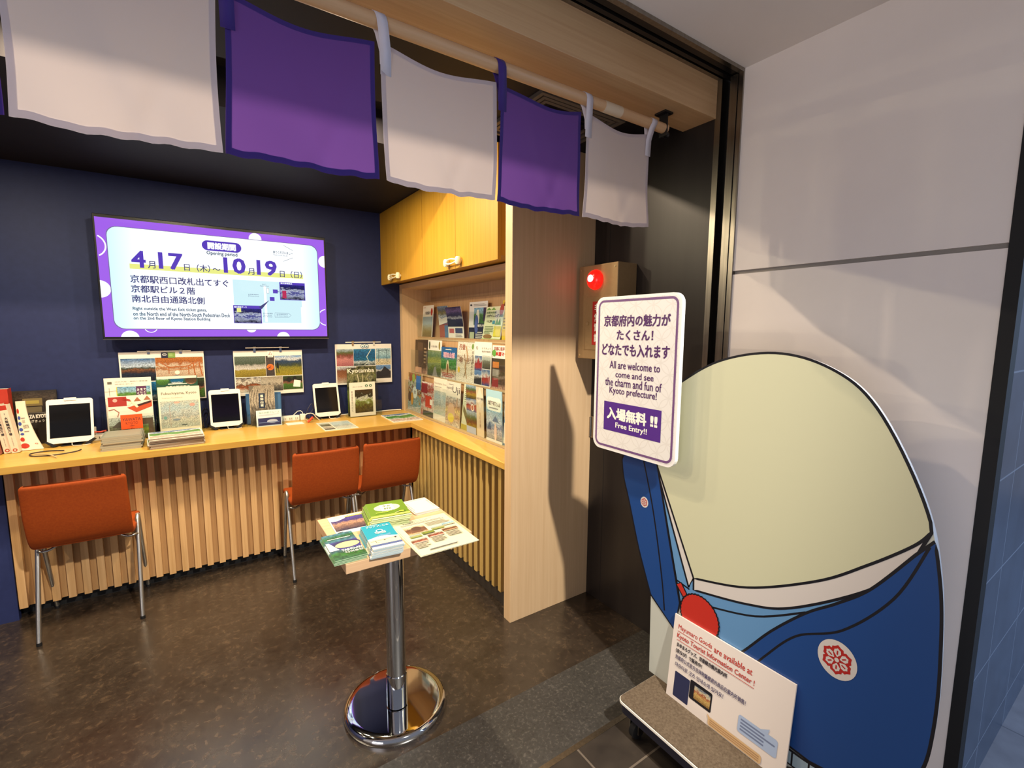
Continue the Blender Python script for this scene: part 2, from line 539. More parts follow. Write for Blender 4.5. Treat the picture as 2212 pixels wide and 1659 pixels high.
CEILM = noise_mat('off_white_ceiling', [(0.3, '#efeae7'), (0.7, '#f4efec')], nscale=3, rough=0.7, spec=0.2)
DARKC = noise_mat('dark_ceiling', [(0.3, '#151318'), (0.7, '#1a181d')], nscale=6, rough=0.6, spec=0.3)
DARKW = noise_mat('dark_brown_laminate', [(0.3, '#211c1b'), (0.7, '#272220')], scale=(8, 8, 0.6), nscale=3, rough=0.35, spec=0.4)
STEEL = noise_mat('brushed_steel', [(0.3, '#8b867e'), (0.7, '#a29c92')], scale=(30, 30, 0.5), nscale=3, rough=0.28, metal=1.0)
DSTEEL = mat('#3a3634', 0.35, 0.8)
BLACK = mat('#0c0c0f', 0.4)
BLACKR = mat('#0a0a0c', 0.7)
CHROME = mat('#d6d8dc', 0.05, 1.0)
ALU = mat('#b4b0a8', 0.3, 0.9)
WHITEP = mat('#f0ece2', 0.45)
PAPER = mat('#ece6d6', 0.6)
GREYT = mat('#8f8a84', 0.6)
INK = mat('#2b2730', 0.6)
CLEAR = clear_mat('clear_acrylic')

# ================================================================== the setting
def fleck_mat(name, base, flecks, coarse=6.0, fine=150.0, rough=0.3, spec=0.5):
    """stone-like floor: soft clouding with small pale and dark flecks"""
    m, nt, b = new_mat(name); L = nt.links.new
    tc = N(nt, 'ShaderNodeTexCoord')
    n1 = N(nt, 'ShaderNodeTexNoise'); n1.inputs['Scale'].default_value = coarse; n1.inputs['Detail'].default_value = 8; n1.inputs['Roughness'].default_value = 0.7
    n2 = N(nt, 'ShaderNodeTexNoise'); n2.inputs['Scale'].default_value = fine; n2.inputs['Detail'].default_value = 5; n2.inputs['Roughness'].default_value = 0.65; n2.inputs['Distortion'].default_value = 0.6
    L(tc.outputs['Object'], n1.inputs['Vector']); L(tc.outputs['Object'], n2.inputs['Vector'])
    r1 = ramp(nt, [(0.3, base[0]), (0.7, base[1])]); r2 = ramp(nt, [(0.34, flecks[0]), (0.45, '#7c7c7c'), (0.54, '#808080'), (0.66, flecks[1])])
    L(n1.outputs['Fac'], r1.inputs['Fac']); L(n2.outputs['Fac'], r2.inputs['Fac'])
    mx = N(nt, 'ShaderNodeMix', data_type='RGBA', blend_type='OVERLAY'); mx.inputs['Factor'].default_value = 0.55
    L(r1.outputs['Color'], mx.inputs[6]); L(r2.outputs['Color'], mx.inputs[7]); L(mx.outputs[2], b.inputs['Base Color'])
    mr = N(nt, 'ShaderNodeMapRange'); mr.inputs['To Min'].default_value = rough - 0.06; mr.inputs['To Max'].default_value = rough + 0.1
    L(n1.outputs['Fac'], mr.inputs['Value']); L(mr.outputs['Result'], b.inputs['Roughness'])
    b.inputs['Specular IOR Level'].default_value = spec
    return m
VINYL = fleck_mat('dark_speckled_vinyl', ('#322922', '#463b31'), ('#2c2c2c', '#f0e4d0'), 7.0, 38.0, 0.24, 0.9)
GRANITE = fleck_mat('grey_granite', ('#3f3d3a', '#4c4946'), ('#2c2c2c', '#f4f0e6'), 5.0, 80.0, 0.42)
PTILE = grid_mat('dark_passage_tiles', ('#2a2522', '#3d3630'), None, 0.30, 0.30, gap=0.0035, axes='XY', rough=0.38, ox=0.18 - 1.2 + 2.4, oy=3 - 0.938 + 0.0, grout_h='#6b6157')
CTILE = grid_mat('pale_concourse_tiles', ('#8f9098', '#a2a3ab'), None, 0.40, 0.40, gap=0.003, axes='XY', rough=0.25, oy=4.0, ox=0.0, grout_h='#777982')
BTILE = grid_mat('slate_blue_wall_tiles', ('#3e4f66', '#4a5c74'), None, 0.385, 0.305, gap=0.0025, axes='XZ', rough=0.28, ox=-2.025 + 3.85, oy=-0.122 + 0.305 * 4, grout_h='#8a9aae')

def sbox(name, label, m, *b, cat='wall', extra=()):
    g = G(); g.box(*b, m)
    for e in extra: g.box(*e, m)
    return struct(g.build(name), label, cat)

sbox('floor', 'dark brown speckled vinyl floor inside the booth', VINYL, -2.05, 1.75, 1.405, 3.7, -0.06, 0.0, cat='floor')
sbox('floor_2', 'grey granite threshold strip across the opening', GRANITE, -2.4, 1.75, 1.108, 1.405, -0.06, 0.0, cat='floor')
sbox('floor_3', 'dark tiled floor in front of the threshold', PTILE, -2.4, 1.75, -2.6, 1.088, -0.06, 0.0, cat='floor')
sbox('floor_4', 'pale concourse floor beyond the white wall', CTILE, 1.75, 6.0, -2.6, 0.3, -0.06, 0.0, cat='floor')
sbox('trim_1', 'steel door guide strip set into the floor', STEEL, -2.4, 1.75, 1.088, 1.108, -0.06, 0.001, cat='trim')

g = G()
g.box(-2.05, 1.75, 1.306, 1.865, 2.31, 2.50, DARKC); g.box(-2.05, 1.75, 2.26, 3.7, 2.31, 2.50, DARKC)
g.box(-2.05, 1.75, 1.865, 2.26, 2.46, 2.50, BLACKR)
struct(g.build('ceiling'), 'dark ceiling inside the booth with a lamp slot', 'ceiling')
g = G(); g.box(-2.4, 1.80, 0.28, 1.075, 2.415, 2.50, CEILM); g.box(-2.4, 1.80, 0.25, 0.28, 2.335, 2.50, CEILM)
struct(g.build('ceiling_2'), 'off-white ceiling above the entrance', 'ceiling')
sbox('wall_back', 'navy back wall behind the counter', NAVY, -2.05, 1.75, 3.60, 3.70, 0.0, 2.42)
sbox('wall_left', 'navy side wall at the far end of the booth', NAVY, -2.10, -2.0, 1.361, 3.60, 0.0, 2.42)
g = G(); g.box(-2.5, -2.4, 0.25, 1.30, 0.0, 2.50, WHITEW); g.box(-2.5, -2.0, 1.30, 1.36, 0.0, 2.50, DARKW)
struct(g.build('wall_entrance'), 'off-white wall at the far end of the entrance opening', 'wall')
sbox('wall_right', 'hidden wall behind the brochure unit', DARKW, 1.64, 1.75, 1.86, 3.60, 0.0, 2.42)
g = G(); g.box(1.727, 1.80, 1.161, 1.86, 0.0, 2.42, DARKW)
g.box(1.7262, 1.7272, 1.700, 1.702, 0.0, 2.30, BLACKR)
struct(g.build('wall_inner'), 'dark brown laminate wall beside the door frame', 'wall')

# white side wall: two panels with a recessed joint
g = G()
g.box(1.75, 1.85, 0.313, 1.075, 0.0, 1.666, WHITEW); g.box(1.75, 1.85, 0.313, 1.075, 1.680, 2.50, WHITEW)
g.box(1.762, 1.85, 0.313, 1.075, 1.666, 1.680, GREYT)
struct(g.build('wall_side'), 'off-white panelled wall beside the entrance with one horizontal joint', 'wall')
sbox('trim_2', 'black vertical corner trim at the end of the white wall', BLACKR, 1.745, 1.802, 0.283, 0.313, 0.0, 2.50, cat='trim')
sbox('wall_corridor', 'slate blue tiled wall facing the concourse', BTILE, 1.802, 6.0, 0.29, 0.42, 0.0, 2.8)

# steel sliding-door frame: jamb on the white wall, header under the ceiling
g = G()
g.box(1.742, 1.80, 1.062, 1.080, 0, 2.402, STEEL)
g.box(1.738, 1.80, 1.082, 1.111, 0, 2.402, STEEL)
g.box(1.775, 1.80, 1.111, 1.137, 0, 2.402, BLACKR)
g.box(1.727, 1.80, 1.137, 1.161, 0, 2.402, STEEL)
struct(g.build('trim_3'), 'steel door jamb with a dark slot down its middle', 'door frame')
g = G()
g.box(-2.4, 1.80, 1.062, 1.080, 2.402, 2.42, STEEL)
g.box(-2.4, 1.80, 1.082, 1.106, 2.406, 2.44, DSTEEL)
g.box(-2.4, 1.80, 1.106, 1.116, 2.43, 2.44, BLACKR)
g.box(-2.4, 1.80, 1.116, 1.132, 2.403, 2.44, DSTEEL)
g.box(-2.4, 1.80, 1.132, 1.140, 2.43, 2.44, BLACKR)
g.box(-2.4, 1.80, 1.140, 1.155, 2.402, 2.44, STEEL)
g.box(-2.4, 1.80, 1.062, 1.155, 2.44, 2.46, BLACKR)
struct(g.build('trim_4'), 'dark steel sliding-door track along the top of the opening', 'door frame')
g = G(); g.box(-2.4, 1.727, 1.156, 1.306, 2.265, 2.42, OAKX)
struct(g.build('lintel', bevel=0.0015), 'light oak boxed lintel across the opening', 'lintel')

# ================================================================== lamps in the ceiling (out of the photo, seen in reflections)
for i, x in enumerate(SLOT_X):
    t = thing('spotlight', ('black round spotlight recessed in the ceiling slot, farthest along the opening',
                            'black round spotlight recessed in the ceiling slot before the wall screen',
                            'black round spotlight recessed in the ceiling slot nearest the amber cabinet')[i], 'spotlight', (x, 2.06, 2.46), 'spotlights in the ceiling slot')
    g = G(); g.lathe([(0.0, 2.46), (0.036, 2.46), (0.036, 2.426), (0.0, 2.426)], BLACK, x, 2.06, 24)
    g.build('housing', t, True)

for i, (x, y) in enumerate(DOWN):
    t = thing('downlight', ('round downlight in the dark ceiling above the guide books', 'round downlight in the dark ceiling above the second tablet', 'round downlight in the dark ceiling by the amber cabinet')[i], 'downlight', (x, y, 2.31), 'downlights over the counter')
    g = G(); g.lathe([(0.038, 2.3098), (0.038, 2.306), (0.058, 2.304), (0.060, 2.3098)], WHITEP, x, y, 28); g.build('trim_ring', t, True)

# ================================================================== lintel rod and curtain panels
RY, RZ = 1.24, 2.21
t = thing('curtain_rod', 'round pale wooden rod hung under the oak lintel carrying the cloth panels', 'rod', (1.0, RY, RZ))
g = G(); g.tube([(-2.3, RY, RZ), (1.535, RY, RZ)], 0.018, MAPLE, 20); g.build('pole', t, True)
g = G(); g.box(1.500, 1.545, 1.215, 1.265, 2.258, 2.265, BLACK); g.box(1.520, 1.526, 1.222, 1.258, 2.18, 2.26, BLACK)
g.tube([(1.522, RY, 2.19), (1.545, RY, 2.19)], 0.012, BLACK, 12); g.build('bracket', t, True)
g = G(); g.box(-1.7, -1.65, 1.215, 1.265, 2.258, 2.265, BLACK); g.box(-1.68, -1.674, 1.222, 1.258, 2.18, 2.26, BLACK); g.build('bracket', t, True)
g = G()
vs = []
for i in range(9):
    a = -0.2 - 2.0 * i / 8
    vs += [(1.205, RY + 0.0186 * math.cos(a - PI / 2 + 0.3), RZ + 0.0186 * math.sin(a + PI / 2 + 0.6)), (1.288, RY + 0.0186 * math.cos(a - PI / 2 + 0.3), RZ + 0.0186 * math.sin(a + PI / 2 + 0.6))]
g = G(); g.tube([(1.205, RY, RZ), (1.288, RY, RZ)], 0.0187, mat('#d9c9b0', 0.5), 20); o = g.build('tape', t, True); o['label'] = 'paler paper tape wrapped round the rod'

CW = cloth_mat('white_cotton', '#c9c1c8', 0.42, '#d8d0d4'); CP = cloth_mat('purple_cotton', '#46308f', 0.42, '#7a50b0')
CWH = cloth_mat('white_cotton_hem', '#f0eef8', 0.34); CPH = cloth_mat('purple_cotton_hem', '#402788', 0.2)
def noren(x0, x1, zb0, zb1, white, label, loops, seed, tilt=0.0, top=2.165, shear=0.0):
    m, mh = (CW, CWH) if white else (CP, CPH)
    t = thing('entrance_curtain', label, 'curtain', ((x0 + x1) / 2, RY, top), 'cloth panels of the entrance curtain')
    rnd = random.Random(seed); ph = [rnd.uniform(0, 6.28) for _ in range(6)]
    nx, nz = 30, 30
    def pt(a, b, dy=0.0):
        # a across 0..1, b down 0..1
        zt = top - 0.016 * math.sin(PI * min(1, a * 0.95 + 0.03)) + 0.004 * math.sin(7 * a + ph[0])
        zb = zb0 + (zb1 - zb0) * a - 0.006 * math.sin(PI * a) + 0.0012 * math.sin(40 * a + ph[1]) + 0.0012 * math.sin(23 * a + ph[2])
        z = zt + (zb - zt) * b
        x = x0 + (x1 - x0) * a + shear * b + 0.005 * math.sin(3.2 * b + ph[3]) * (1 if a < .5 else -1) * abs(a - .5) * 2
        y = RY + 0.006 * b * math.sin(5 * a + 2.0 * b + ph[4]) + 0.0045 * math.sin(9 * a - 7 * b + ph[5]) * b + 0.004 * math.sin(PI * a) * (1 - b) + dy
        y += 0.006 * math.exp(-((a - 0.3 - 0.35 * b) / 0.07) ** 2) * b - 0.005 * math.exp(-((a - 0.95 + 0.4 * b) / 0.06) ** 2) * b
        return (x, y, z)
    def patch(g, a0, a1, b0, b1, dy, mm, na, nb):
        vs = [pt(a0 + (a1 - a0) * i / na, b0 + (b1 - b0) * j / nb, dy) for j in range(nb + 1) for i in range(na + 1)]
        fs = [(j * (na + 1) + i, (j + 1) * (na + 1) + i, (j + 1) * (na + 1) + i + 1, j * (na + 1) + i + 1) for j in range(nb) for i in range(na)]
        g.add(vs, fs, mm, True)
    g = G(); patch(g, 0, 1, 0, 1, 0, m, nx, nz); g.build('cloth', t, True)
    g = G()
    for (a0, a1, b0, b1, na, nb) in ((0, 0.035, 0, 1, 2, nz), (0.965, 1, 0, 1, 2, nz), (0.035, 0.965, 0.955, 1, nx, 2), (0.035, 0.965, 0, 0.035, nx, 2)):
        patch(g, a0, a1, b0, b1, 0.0009, mh, na, nb)
    g.build('hem', t, True)
    for lx in loops:
        g = G(); w = 0.028; vs = []
        path = [(RY - 0.0012, top - 0.075), (RY - 0.0035, top - 0.02), (RY - 0.012, RZ - 0.022)]
        for i in range(9):
            a = PI + 0.2 - (PI + 0.4) * i / 8
            path.append((RY + 0.0195 * math.cos(a), RZ + 0.0195 * math.sin(a)))
        path += [(RY + 0.012, RZ - 0.022), (RY + 0.003, top - 0.02), (RY + 0.0016, top - 0.05)]
        sk = 0.012 * (1 if white else .5)
        for i, (y, z) in enumerate(path):
            k = -0.3 * max(0, z - top) * (1 if lx == loops[0] else -1.0)
            vs += [(lx + k, y, z), (lx + w + k, y, z)]
        g.add(vs, [(2 * i, 2 * i + 1, 2 * i + 3, 2 * i + 2) for i in range(len(path) - 1)], mh, True)
        o = g.build('loop', t, True)
        sd = o.modifiers.new('cloth', 'SOLIDIFY'); sd.thickness = 0.0006; sd.offset = 0
    return t
noren(1.132, 1.452, 1.834, 1.836, True, 'small white curtain panel at the rod end by the metal bracket', (1.126, 1.425), 1, shear=-0.006, top=2.168)
noren(0.787, 1.110, 1.832, 1.832, False, 'plain purple curtain panel between two white ones', (0.782,), 2, shear=-0.004, top=2.166)
noren(0.436, 0.773, 1.832, 1.834, True, 'plain white curtain panel in front of the amber cabinet', (0.430,), 3, top=2.163)
noren(0.090, 0.421, 1.828, 1.832, False, 'large purple curtain panel above the screen corner', (0.085,), 4, top=2.158, shear=-0.004)
noren(-0.252, 0.078, 1.824, 1.826, True, 'large white curtain panel nearest the end of the dark wall screen', (-0.26,), 5, top=2.158)
noren(-0.60, -0.262, 1.822, 1.822, False, 'purple curtain panel cut off by the photo edge', (-0.606,), 6, top=2.158)

# ceiling vent behind the rod
t = thing('ceiling_vent', 'square louvred air vent in the dark ceiling behind the purple cloth', 'vent', (1.3, 1.58, 2.31))
VF = mat('#6f675c', 0.5)
g = G()
for k in range(3):
    d = 0.028 * k
    x0, x1, y0, y1 = 1.09 + d, 1.52 - d, 1.43 + d, 1.84 - d
    for b in ((x0, x1, y0, y0 + 0.016), (x0, x1, y1 - 0.016, y1), (x0, x0 + 0.016, y0 + .016, y1 - .016), (x1 - 0.016, x1, y0 + .016, y1 - .016)):
        g.box(*b, 2.296 + 0.004 * k, 2.31, VF)
g.build('frame', t, True)
g = G()
for k in range(8): g.box(1.19, 1.42, 1.53 + 0.03 * k, 1.535 + 0.03 * k, 2.30, 2.31, BLACKR)
g.build('louvre', t, True)

# ================================================================== counter along the back wall
t = thing('counter', 'long oak counter under the wall screen with a vertical slatted front', 'counter', (0, 3.35, 0))
g = G(); g.box(-2.0, 1.3595, 3.06, 3.5995, 0.764, 0.80, COUNTER); g.build('countertop', t, True, bevel=0.002)
SLATC = wood('oak_slats', '#b98f5c', '#cfa674', 'z', 0.5)
SLATB = wood('oak_slat_backing', '#a97f50', '#ba905e', 'z', 0.55)
g = G()
x = -0.792
while x < 1.225:
    g.box(x, x + 0.030, 3.150, 3.176, 0.062, 0.764, SLATC); x += 0.060
o = g.build('slat_front', t, True)
g = G(); g.box(-0.80, 1.26, 3.176, 3.20, 0.062, 0.764, SLATB); g.build('backing', t, True)
g = G(); g.box(-0.80, 1.30, 3.23, 3.26, 0.0, 0.062, BLACKR); g.build('plinth', t, True)
g = G(); g.box(-2.0, -0.801, 3.165, 3.20, 0.0, 0.764, NAVY); o = g.build('end_panel', t, True); o['label'] = 'navy panel beyond the slats'

# ================================================================== built-in brochure unit on the side
t = thing('brochure_unit', 'built-in oak display unit with slatted base and tiered brochure rack', 'display unit', (1.45, 2.7, 0))
g = G(); g.box(1.217, 1.727, 1.805, 1.862, 0.0, 2.31, OAK); g.build('end_panel', t, True, bevel=0.001)
g = G(); g.box(1.219, 1.36, 1.862, 3.06, 0.766, 0.80, COUNTERY); g.build('ledge', t, True, bevel=0.002)
SLATR = wood('oak_slats_side', '#b39250', '#c6a562', 'z', 0.5)
g = G(); y = 1.872
while y < 3.12:
    g.box(1.245, 1.268, y, y + 0.027, 0.088, 0.766, SLATR); y += 0.0634
g.build('slat_front', t, True)
g = G(); g.box(1.268, 1.28, 1.862, 3.15, 0.088, 0.766, mat('#6a3a12', 0.6)); o = g.build('backing', t, True); o['label'] = 'reddish brown board behind the slats'
g = G(); g.box(1.272, 1.30, 1.862, 3.2, 0.0, 0.088, mat('#3a332d', 0.5)); g.build('plinth', t, True)
g = G(); g.box(1.36, 1.60, 3.55, 3.60, 0.80, 1.79, OAK); g.build('side_panel', t, True)
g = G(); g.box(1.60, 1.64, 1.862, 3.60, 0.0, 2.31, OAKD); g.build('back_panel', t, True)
g = G(); g.box(1.36, 1.60, 1.862, 3.55, 1.755, 1.79, OAKY); g.build('top_panel', t, True)
g = G(); g.box(1.36, 1.60, 1.862, 3.55, 0.764, 0.80, OAKY); g.build('bottom_panel', t, True)
TIERS = ((1.372, 0.812, 1.05), (1.428, 1.105, 1.285), (1.488, 1.375, 1.56))
for k, (xf, zb, zt) in enumerate(TIERS):
    g = G(); g.box(xf - 0.004, xf + 0.056, 1.864, 3.548, zb - 0.010, zb, OAKY)
    g.add([(xf + 0.050, 1.864, zb), (xf + 0.056, 1.864, zb), (xf + 0.066, 1.864, zb + 0.283), (xf + 0.060, 1.864, zb + 0.283),
           (xf + 0.050, 3.548, zb), (xf + 0.056, 3.548, zb), (xf + 0.066, 3.548, zb + 0.283), (xf + 0.060, 3.548, zb + 0.283)],
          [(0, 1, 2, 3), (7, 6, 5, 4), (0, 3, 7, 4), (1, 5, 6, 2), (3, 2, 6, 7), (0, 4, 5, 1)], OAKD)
    g.build('tier', t, True)
    g = G(); g.box(xf - 0.007, xf - 0.0045, 1.866, 3.546, zb - 0.010, zt, CLEAR); g.build('acrylic_front', t, True)
FROST = clear_mat('frosted_acrylic', '#cfd2d2', 0.8, 0.3)

# wall cabinet
t = thing('wall_cabinet', 'amber oak wall cabinet over the brochure rack with four doors', 'cabinet', (1.4, 2.75, 1.78))
g = G(); g.box(1.235, 1.60, 1.93, 3.60, 1.80, 2.31, CAB); g.build('body', t, True)
seams = (1.925, 2.363, 2.812, 3.274, 3.598)
for i in range(4):
    g = G(); g.box(1.215, 1.234, seams[i] + 0.002, seams[i + 1] - 0.002, 1.779, 2.308, CAB)
    d = g.build('door', t, True, bevel=0.001)
    ky = seams[i] + 0.05 if i in (1, 3) else seams[i + 1] - 0.05
LOCKM = mat('#efe3c0', 0.45)
for k, (yc, w, lab) in enumerate(((3.273, 0.19, 'cream child-lock strap on the cabinet doors by the navy wall'), (2.368, 0.165, 'cream child-lock strap on the cabinet doors nearest the end panel'))):
    t = thing('child_lock', lab, 'child lock', (1.21, yc, 1.815), 'child locks on the cabinet')
    for s in (-1, 1):
        g = G(); c = Vector((1.197, yc + s * w * 0.43, 1.815))
        g.tube([c + Vector((0.018, 0, 0)), c], 0.010, LOCKM, 12)
        g.lathe([(rr, zz + c.z) for rr, zz in ((0.0, -0.022), (0.012, -0.020), (0.0165, -0.010), (0.0165, 0.010), (0.012, 0.020), (0.0, 0.022))], LOCKM, c.x, c.y, 14)
        g.build('knob', t, True)
    for zz in (-0.010, 0.010):
        g = G(); g.tube([(1.192 - 0.008 * math.sin(PI * i / 10), yc + (i / 10 - .5) * w * 0.8, 1.815 + zz * (0.4 + 0.9 * math.sin(PI * i / 10))) for i in range(11)], 0.0048, LOCKM, 8)
        g.build('strap', t, True)

# ================================================================== printed pictures
pic('lake', [(0.0, '#1c2233'), (0.35, '#2a3142'), (0.42, '#5a3c2c'), (0.52, '#8a5a3c'), (0.58, '#3a4636'), (0.66, '#c9d8e8'), (1.0, '#3f6fa8')], 1, 4, 0.35)
pic('hall', [(0.0, '#c9a384'), (0.35, '#e3cbb0'), (0.5, '#b5713f'), (0.6, '#e8d6bd'), (0.75, '#b0652f'), (1.0, '#c47a3c')], 2, 6, 0.5, 2.0)
pic('tents', [(0.0, '#8d7a2a'), (0.33, '#a8963c'), (0.38, '#d8d4cc'), (0.55, '#b8b4ac'), (0.62, '#4d5a48'), (1.0, '#6d7a70')], 3, 7, 0.25)
pic('tanzaku', [(0.0, '#4a4240'), (1.0, '#5a504c')], 4, 4, 0.5)
pic('field', [(0.0, '#a8962c'), (0.4, '#8f8a34'), (0.5, '#46503a'), (0.72, '#2f4668'), (0.85, '#dfe6ee'), (1.0, '#6f9fd8')], 5, 5, 0.4)
pic('foodset', [(0.0, '#e0d6c4'), (0.35, '#a8572f'), (0.5, '#6a4a34'), (0.7, '#e8e0d0'), (1.0, '#3c2c24')], 6, 5, 1.2)
pic('stones', [(0.0, '#4c4640'), (0.4, '#8c8274'), (0.6, '#cfc4b0'), (1.0, '#a89c88')], 7, 9, 1.2)
pic('picnic', [(0.0, '#3d5a26'), (0.4, '#4f7a30'), (0.5, '#8f5a48'), (0.65, '#2c2a24'), (1.0, '#3c4c2c')], 8, 5, 0.7)
pic('blossom', [(0.0, '#b86a6e'), (0.4, '#d88f8c'), (0.6, '#8a4a40'), (0.8, '#5c6a3c'), (1.0, '#bcd0dc')], 9, 6, 0.5)
pic('sea', [(0.0, '#2b3c34'), (0.2, '#c9d4d4'), (0.32, '#1f6f96'), (0.7, '#1c5f92'), (1.0, '#2f7fb0')], 10, 3, 0.5)
pic('swing', [(0.0, '#d8c8a0'), (0.3, '#e0d4b4'), (0.42, '#7fb0c4'), (0.6, '#a8cdd8'), (1.0, '#bcd8e0')], 11, 3, 0.12)
pic('castle', [(0.0, '#3c3a3c'), (0.5, '#2a2a30'), (0.6, '#d8d8d8'), (0.72, '#5f86b8'), (1.0, '#7fa8d8')], 12, 4, 0.45)
pic('brickhouse', [(0.0, '#c8b8a4'), (0.4, '#a8714f'), (0.75, '#8c5a40'), (1.0, '#d4dce0')], 13, 6, 0.5)
pic('forest', [(0.0, '#3a3a20'), (0.45, '#6a7a34'), (0.6, '#2c2c1c'), (0.8, '#8c8c5c'), (1.0, '#3c3c28')], 14, 6, 1.1)
pic('maple', [(0.0, '#3a2f1c'), (0.3, '#6a5a24'), (0.5, '#8fa050'), (0.62, '#d8dcc8'), (0.75, '#2c2c1c'), (1.0, '#4c3a20')], 15, 7, 1.0)
pic('hills', [(0.0, '#3f6a2c'), (0.45, '#4f7f38'), (0.62, '#6f9f4c'), (0.72, '#a8cfe0'), (1.0, '#7fb4d8')], 16, 3, 0.3)
pic('sketch', [(0.0, '#cfd8cc'), (0.3, '#d8d4c0'), (0.45, '#a8b4b0'), (0.55, '#d0d8d0'), (0.75, '#bcd4d8'), (1.0, '#d8dccc')], 17, 7, 0.8)
pic('green_dark', [(0.0, '#12382c'), (0.5, '#1c4a38'), (0.7, '#4c7a5c'), (0.8, '#8f5a3c'), (1.0, '#2c5a6a')], 18, 4, 0.8)
pic('darkroom', [(0.0, '#2c2622'), (0.5, '#3c332c'), (0.75, '#54483c'), (1.0, '#3a322c')], 19, 4, 0.6)
pic('reddark', [(0.0, '#8f1c1c'), (0.5, '#b02c24'), (1.0, '#a02020')], 20, 4, 0.6)
pic('redwhite', [(0.0, '#b8402c'), (0.3, '#f0e4d4'), (0.5, '#c04a30'), (0.62, '#f0e4d4'), (0.8, '#b03c28'), (1.0, '#efe4d6')], 21, 5, 1.0)
pic('temple', [(0.0, '#54503c'), (0.35, '#6f6a4c'), (0.6, '#8c8c74'), (0.72, '#c8d0c0'), (1.0, '#d8dcd0')], 22, 5, 0.5)
pic('nightship', [(0.0, '#1c1c30'), (0.35, '#2c2c4c'), (0.45, '#c8c8d0'), (0.55, '#3a3458'), (0.8, '#6a5a8c'), (1.0, '#3a3054')], 23, 4, 0.4)
pic('grassland', [(0.0, '#6a5c30'), (0.3, '#8c8048'), (0.5, '#a8b09c'), (0.65, '#a8c8d8'), (1.0, '#8fb8d0')], 24, 7, 0.4)
pic('coast', [(0.0, '#a8503c'), (0.25, '#5f86a8'), (0.5, '#d8dcdc'), (0.6, '#8c8450'), (0.8, '#5c6470'), (1.0, '#7f94ac')], 25, 3, 0.5)
pic('brownpic', [(0.0, '#d8a88c'), (0.2, '#6a5038'), (0.6, '#54402c'), (1.0, '#3c2c24')], 26, 4, 0.5)
pic('garden', [(0.0, '#5c6054'), (0.3, '#6a7a34'), (0.6, '#a0a83c'), (0.8, '#6a8444'), (1.0, '#8fa070')], 27, 5, 0.7)
pic('greenfield', [(0.0, '#e8e4dc'), (0.25, '#c8a87c'), (0.35, '#2c7a34'), (0.6, '#4c9a3c'), (0.7, '#2c78b4'), (1.0, '#1c5c9c')], 28, 3, 0.25)
pic('redblue', [(0.0, '#3c5c94'), (0.3, '#c04434'), (0.55, '#a8342c'), (0.7, '#d8d4cc'), (1.0, '#5c7ca8')], 29, 4, 0.9)
pic('brushbrown', [(0.0, '#efe8d4'), (0.5, '#e8dcc0'), (0.56, '#8c5a34'), (0.62, '#efe6d0'), (1.0, '#efe8d8')], 30, 9, 0.9)
pic('foods', [(0.0, '#d8d4c8'), (0.3, '#8fb4b0'), (0.45, '#d8a44c'), (0.55, '#6a4a34'), (0.7, '#e0dccc'), (0.85, '#6a9a4c'), (1.0, '#b46a4c')], 31, 6, 1.4)
pic('bread', [(0.0, '#e0d8c8'), (0.35, '#c89c74'), (0.5, '#e8d48c'), (0.65, '#b48464'), (1.0, '#d8d8cc')], 32, 3, 0.5)
pic('autumn', [(0.0, '#5c4a2c'), (0.35, '#a88c2c'), (0.5, '#8c4c34'), (0.7, '#4c6a34'), (1.0, '#a8c4d8')], 33, 5, 0.6)
pic('castletown', [(0.0, '#8c94a0'), (0.3, '#d8d8d8'), (0.45, '#7c94b4'), (0.6, '#e4ecf0'), (1.0, '#8cc0d8')], 34, 5, 0.6)
pic('teabowl', [(0.0, '#2c5a3c'), (0.2, '#34701c'), (0.33, '#3c6470'), (0.7, '#4c7c90'), (0.85, '#2f6a20'), (1.0, '#5488a0')], 35, 2, 0.3)
pic('mountain', [(0.0, '#2c2444'), (0.35, '#8c6a5c'), (0.55, '#c89878'), (0.7, '#4c3c74'), (1.0, '#5c4ca0')], 36, 5, 0.6)
pic('bay', [(0.0, '#7c94b4'), (0.3, '#e8dcc0'), (0.5, '#c8b488'), (0.75, '#f0f0ec'), (1.0, '#ffffff')], 37, 4, 0.3)
pic('newsprint', [(0.0, '#efe8dc'), (0.25, '#d8a890'), (0.35, '#efe8dc'), (0.5, '#5c9c3c'), (0.7, '#4c8c34'), (0.8, '#e8ecec'), (1.0, '#4c7cb4')], 38, 3, 0.5)
pic('tvstreet', [(0.0, '#10103a'), (0.3, '#c8d0f0'), (0.45, '#3030a0'), (0.6, '#e0e8ff'), (0.75, '#181860'), (1.0, '#2a2a90')], 39, 6, 0.9, emit=0.9)
pic('hat', [(0.0, '#e8c89c'), (0.3, '#8c5a3c'), (0.6, '#6a4430'), (0.8, '#e8c8a0'), (1.0, '#f0dcc0')], 40, 4, 0.5)
pic('sweets', [(0.0, '#e8dcc8'), (0.4, '#a84c34'), (0.6, '#7c3c2c'), (1.0, '#dccab0')], 41, 5, 0.8)
pic('teafield', [(0.0, '#8c9a4c'), (0.5, '#b4b46c'), (1.0, '#a8c0cc')], 42, 5, 0.7)
pic('goods', [(0.0, '#8c6a3c'), (0.4, '#d8b46c'), (0.6, '#a8543c'), (0.75, '#e0d0a8'), (1.0, '#6a7a8c')], 43, 6, 0.9)

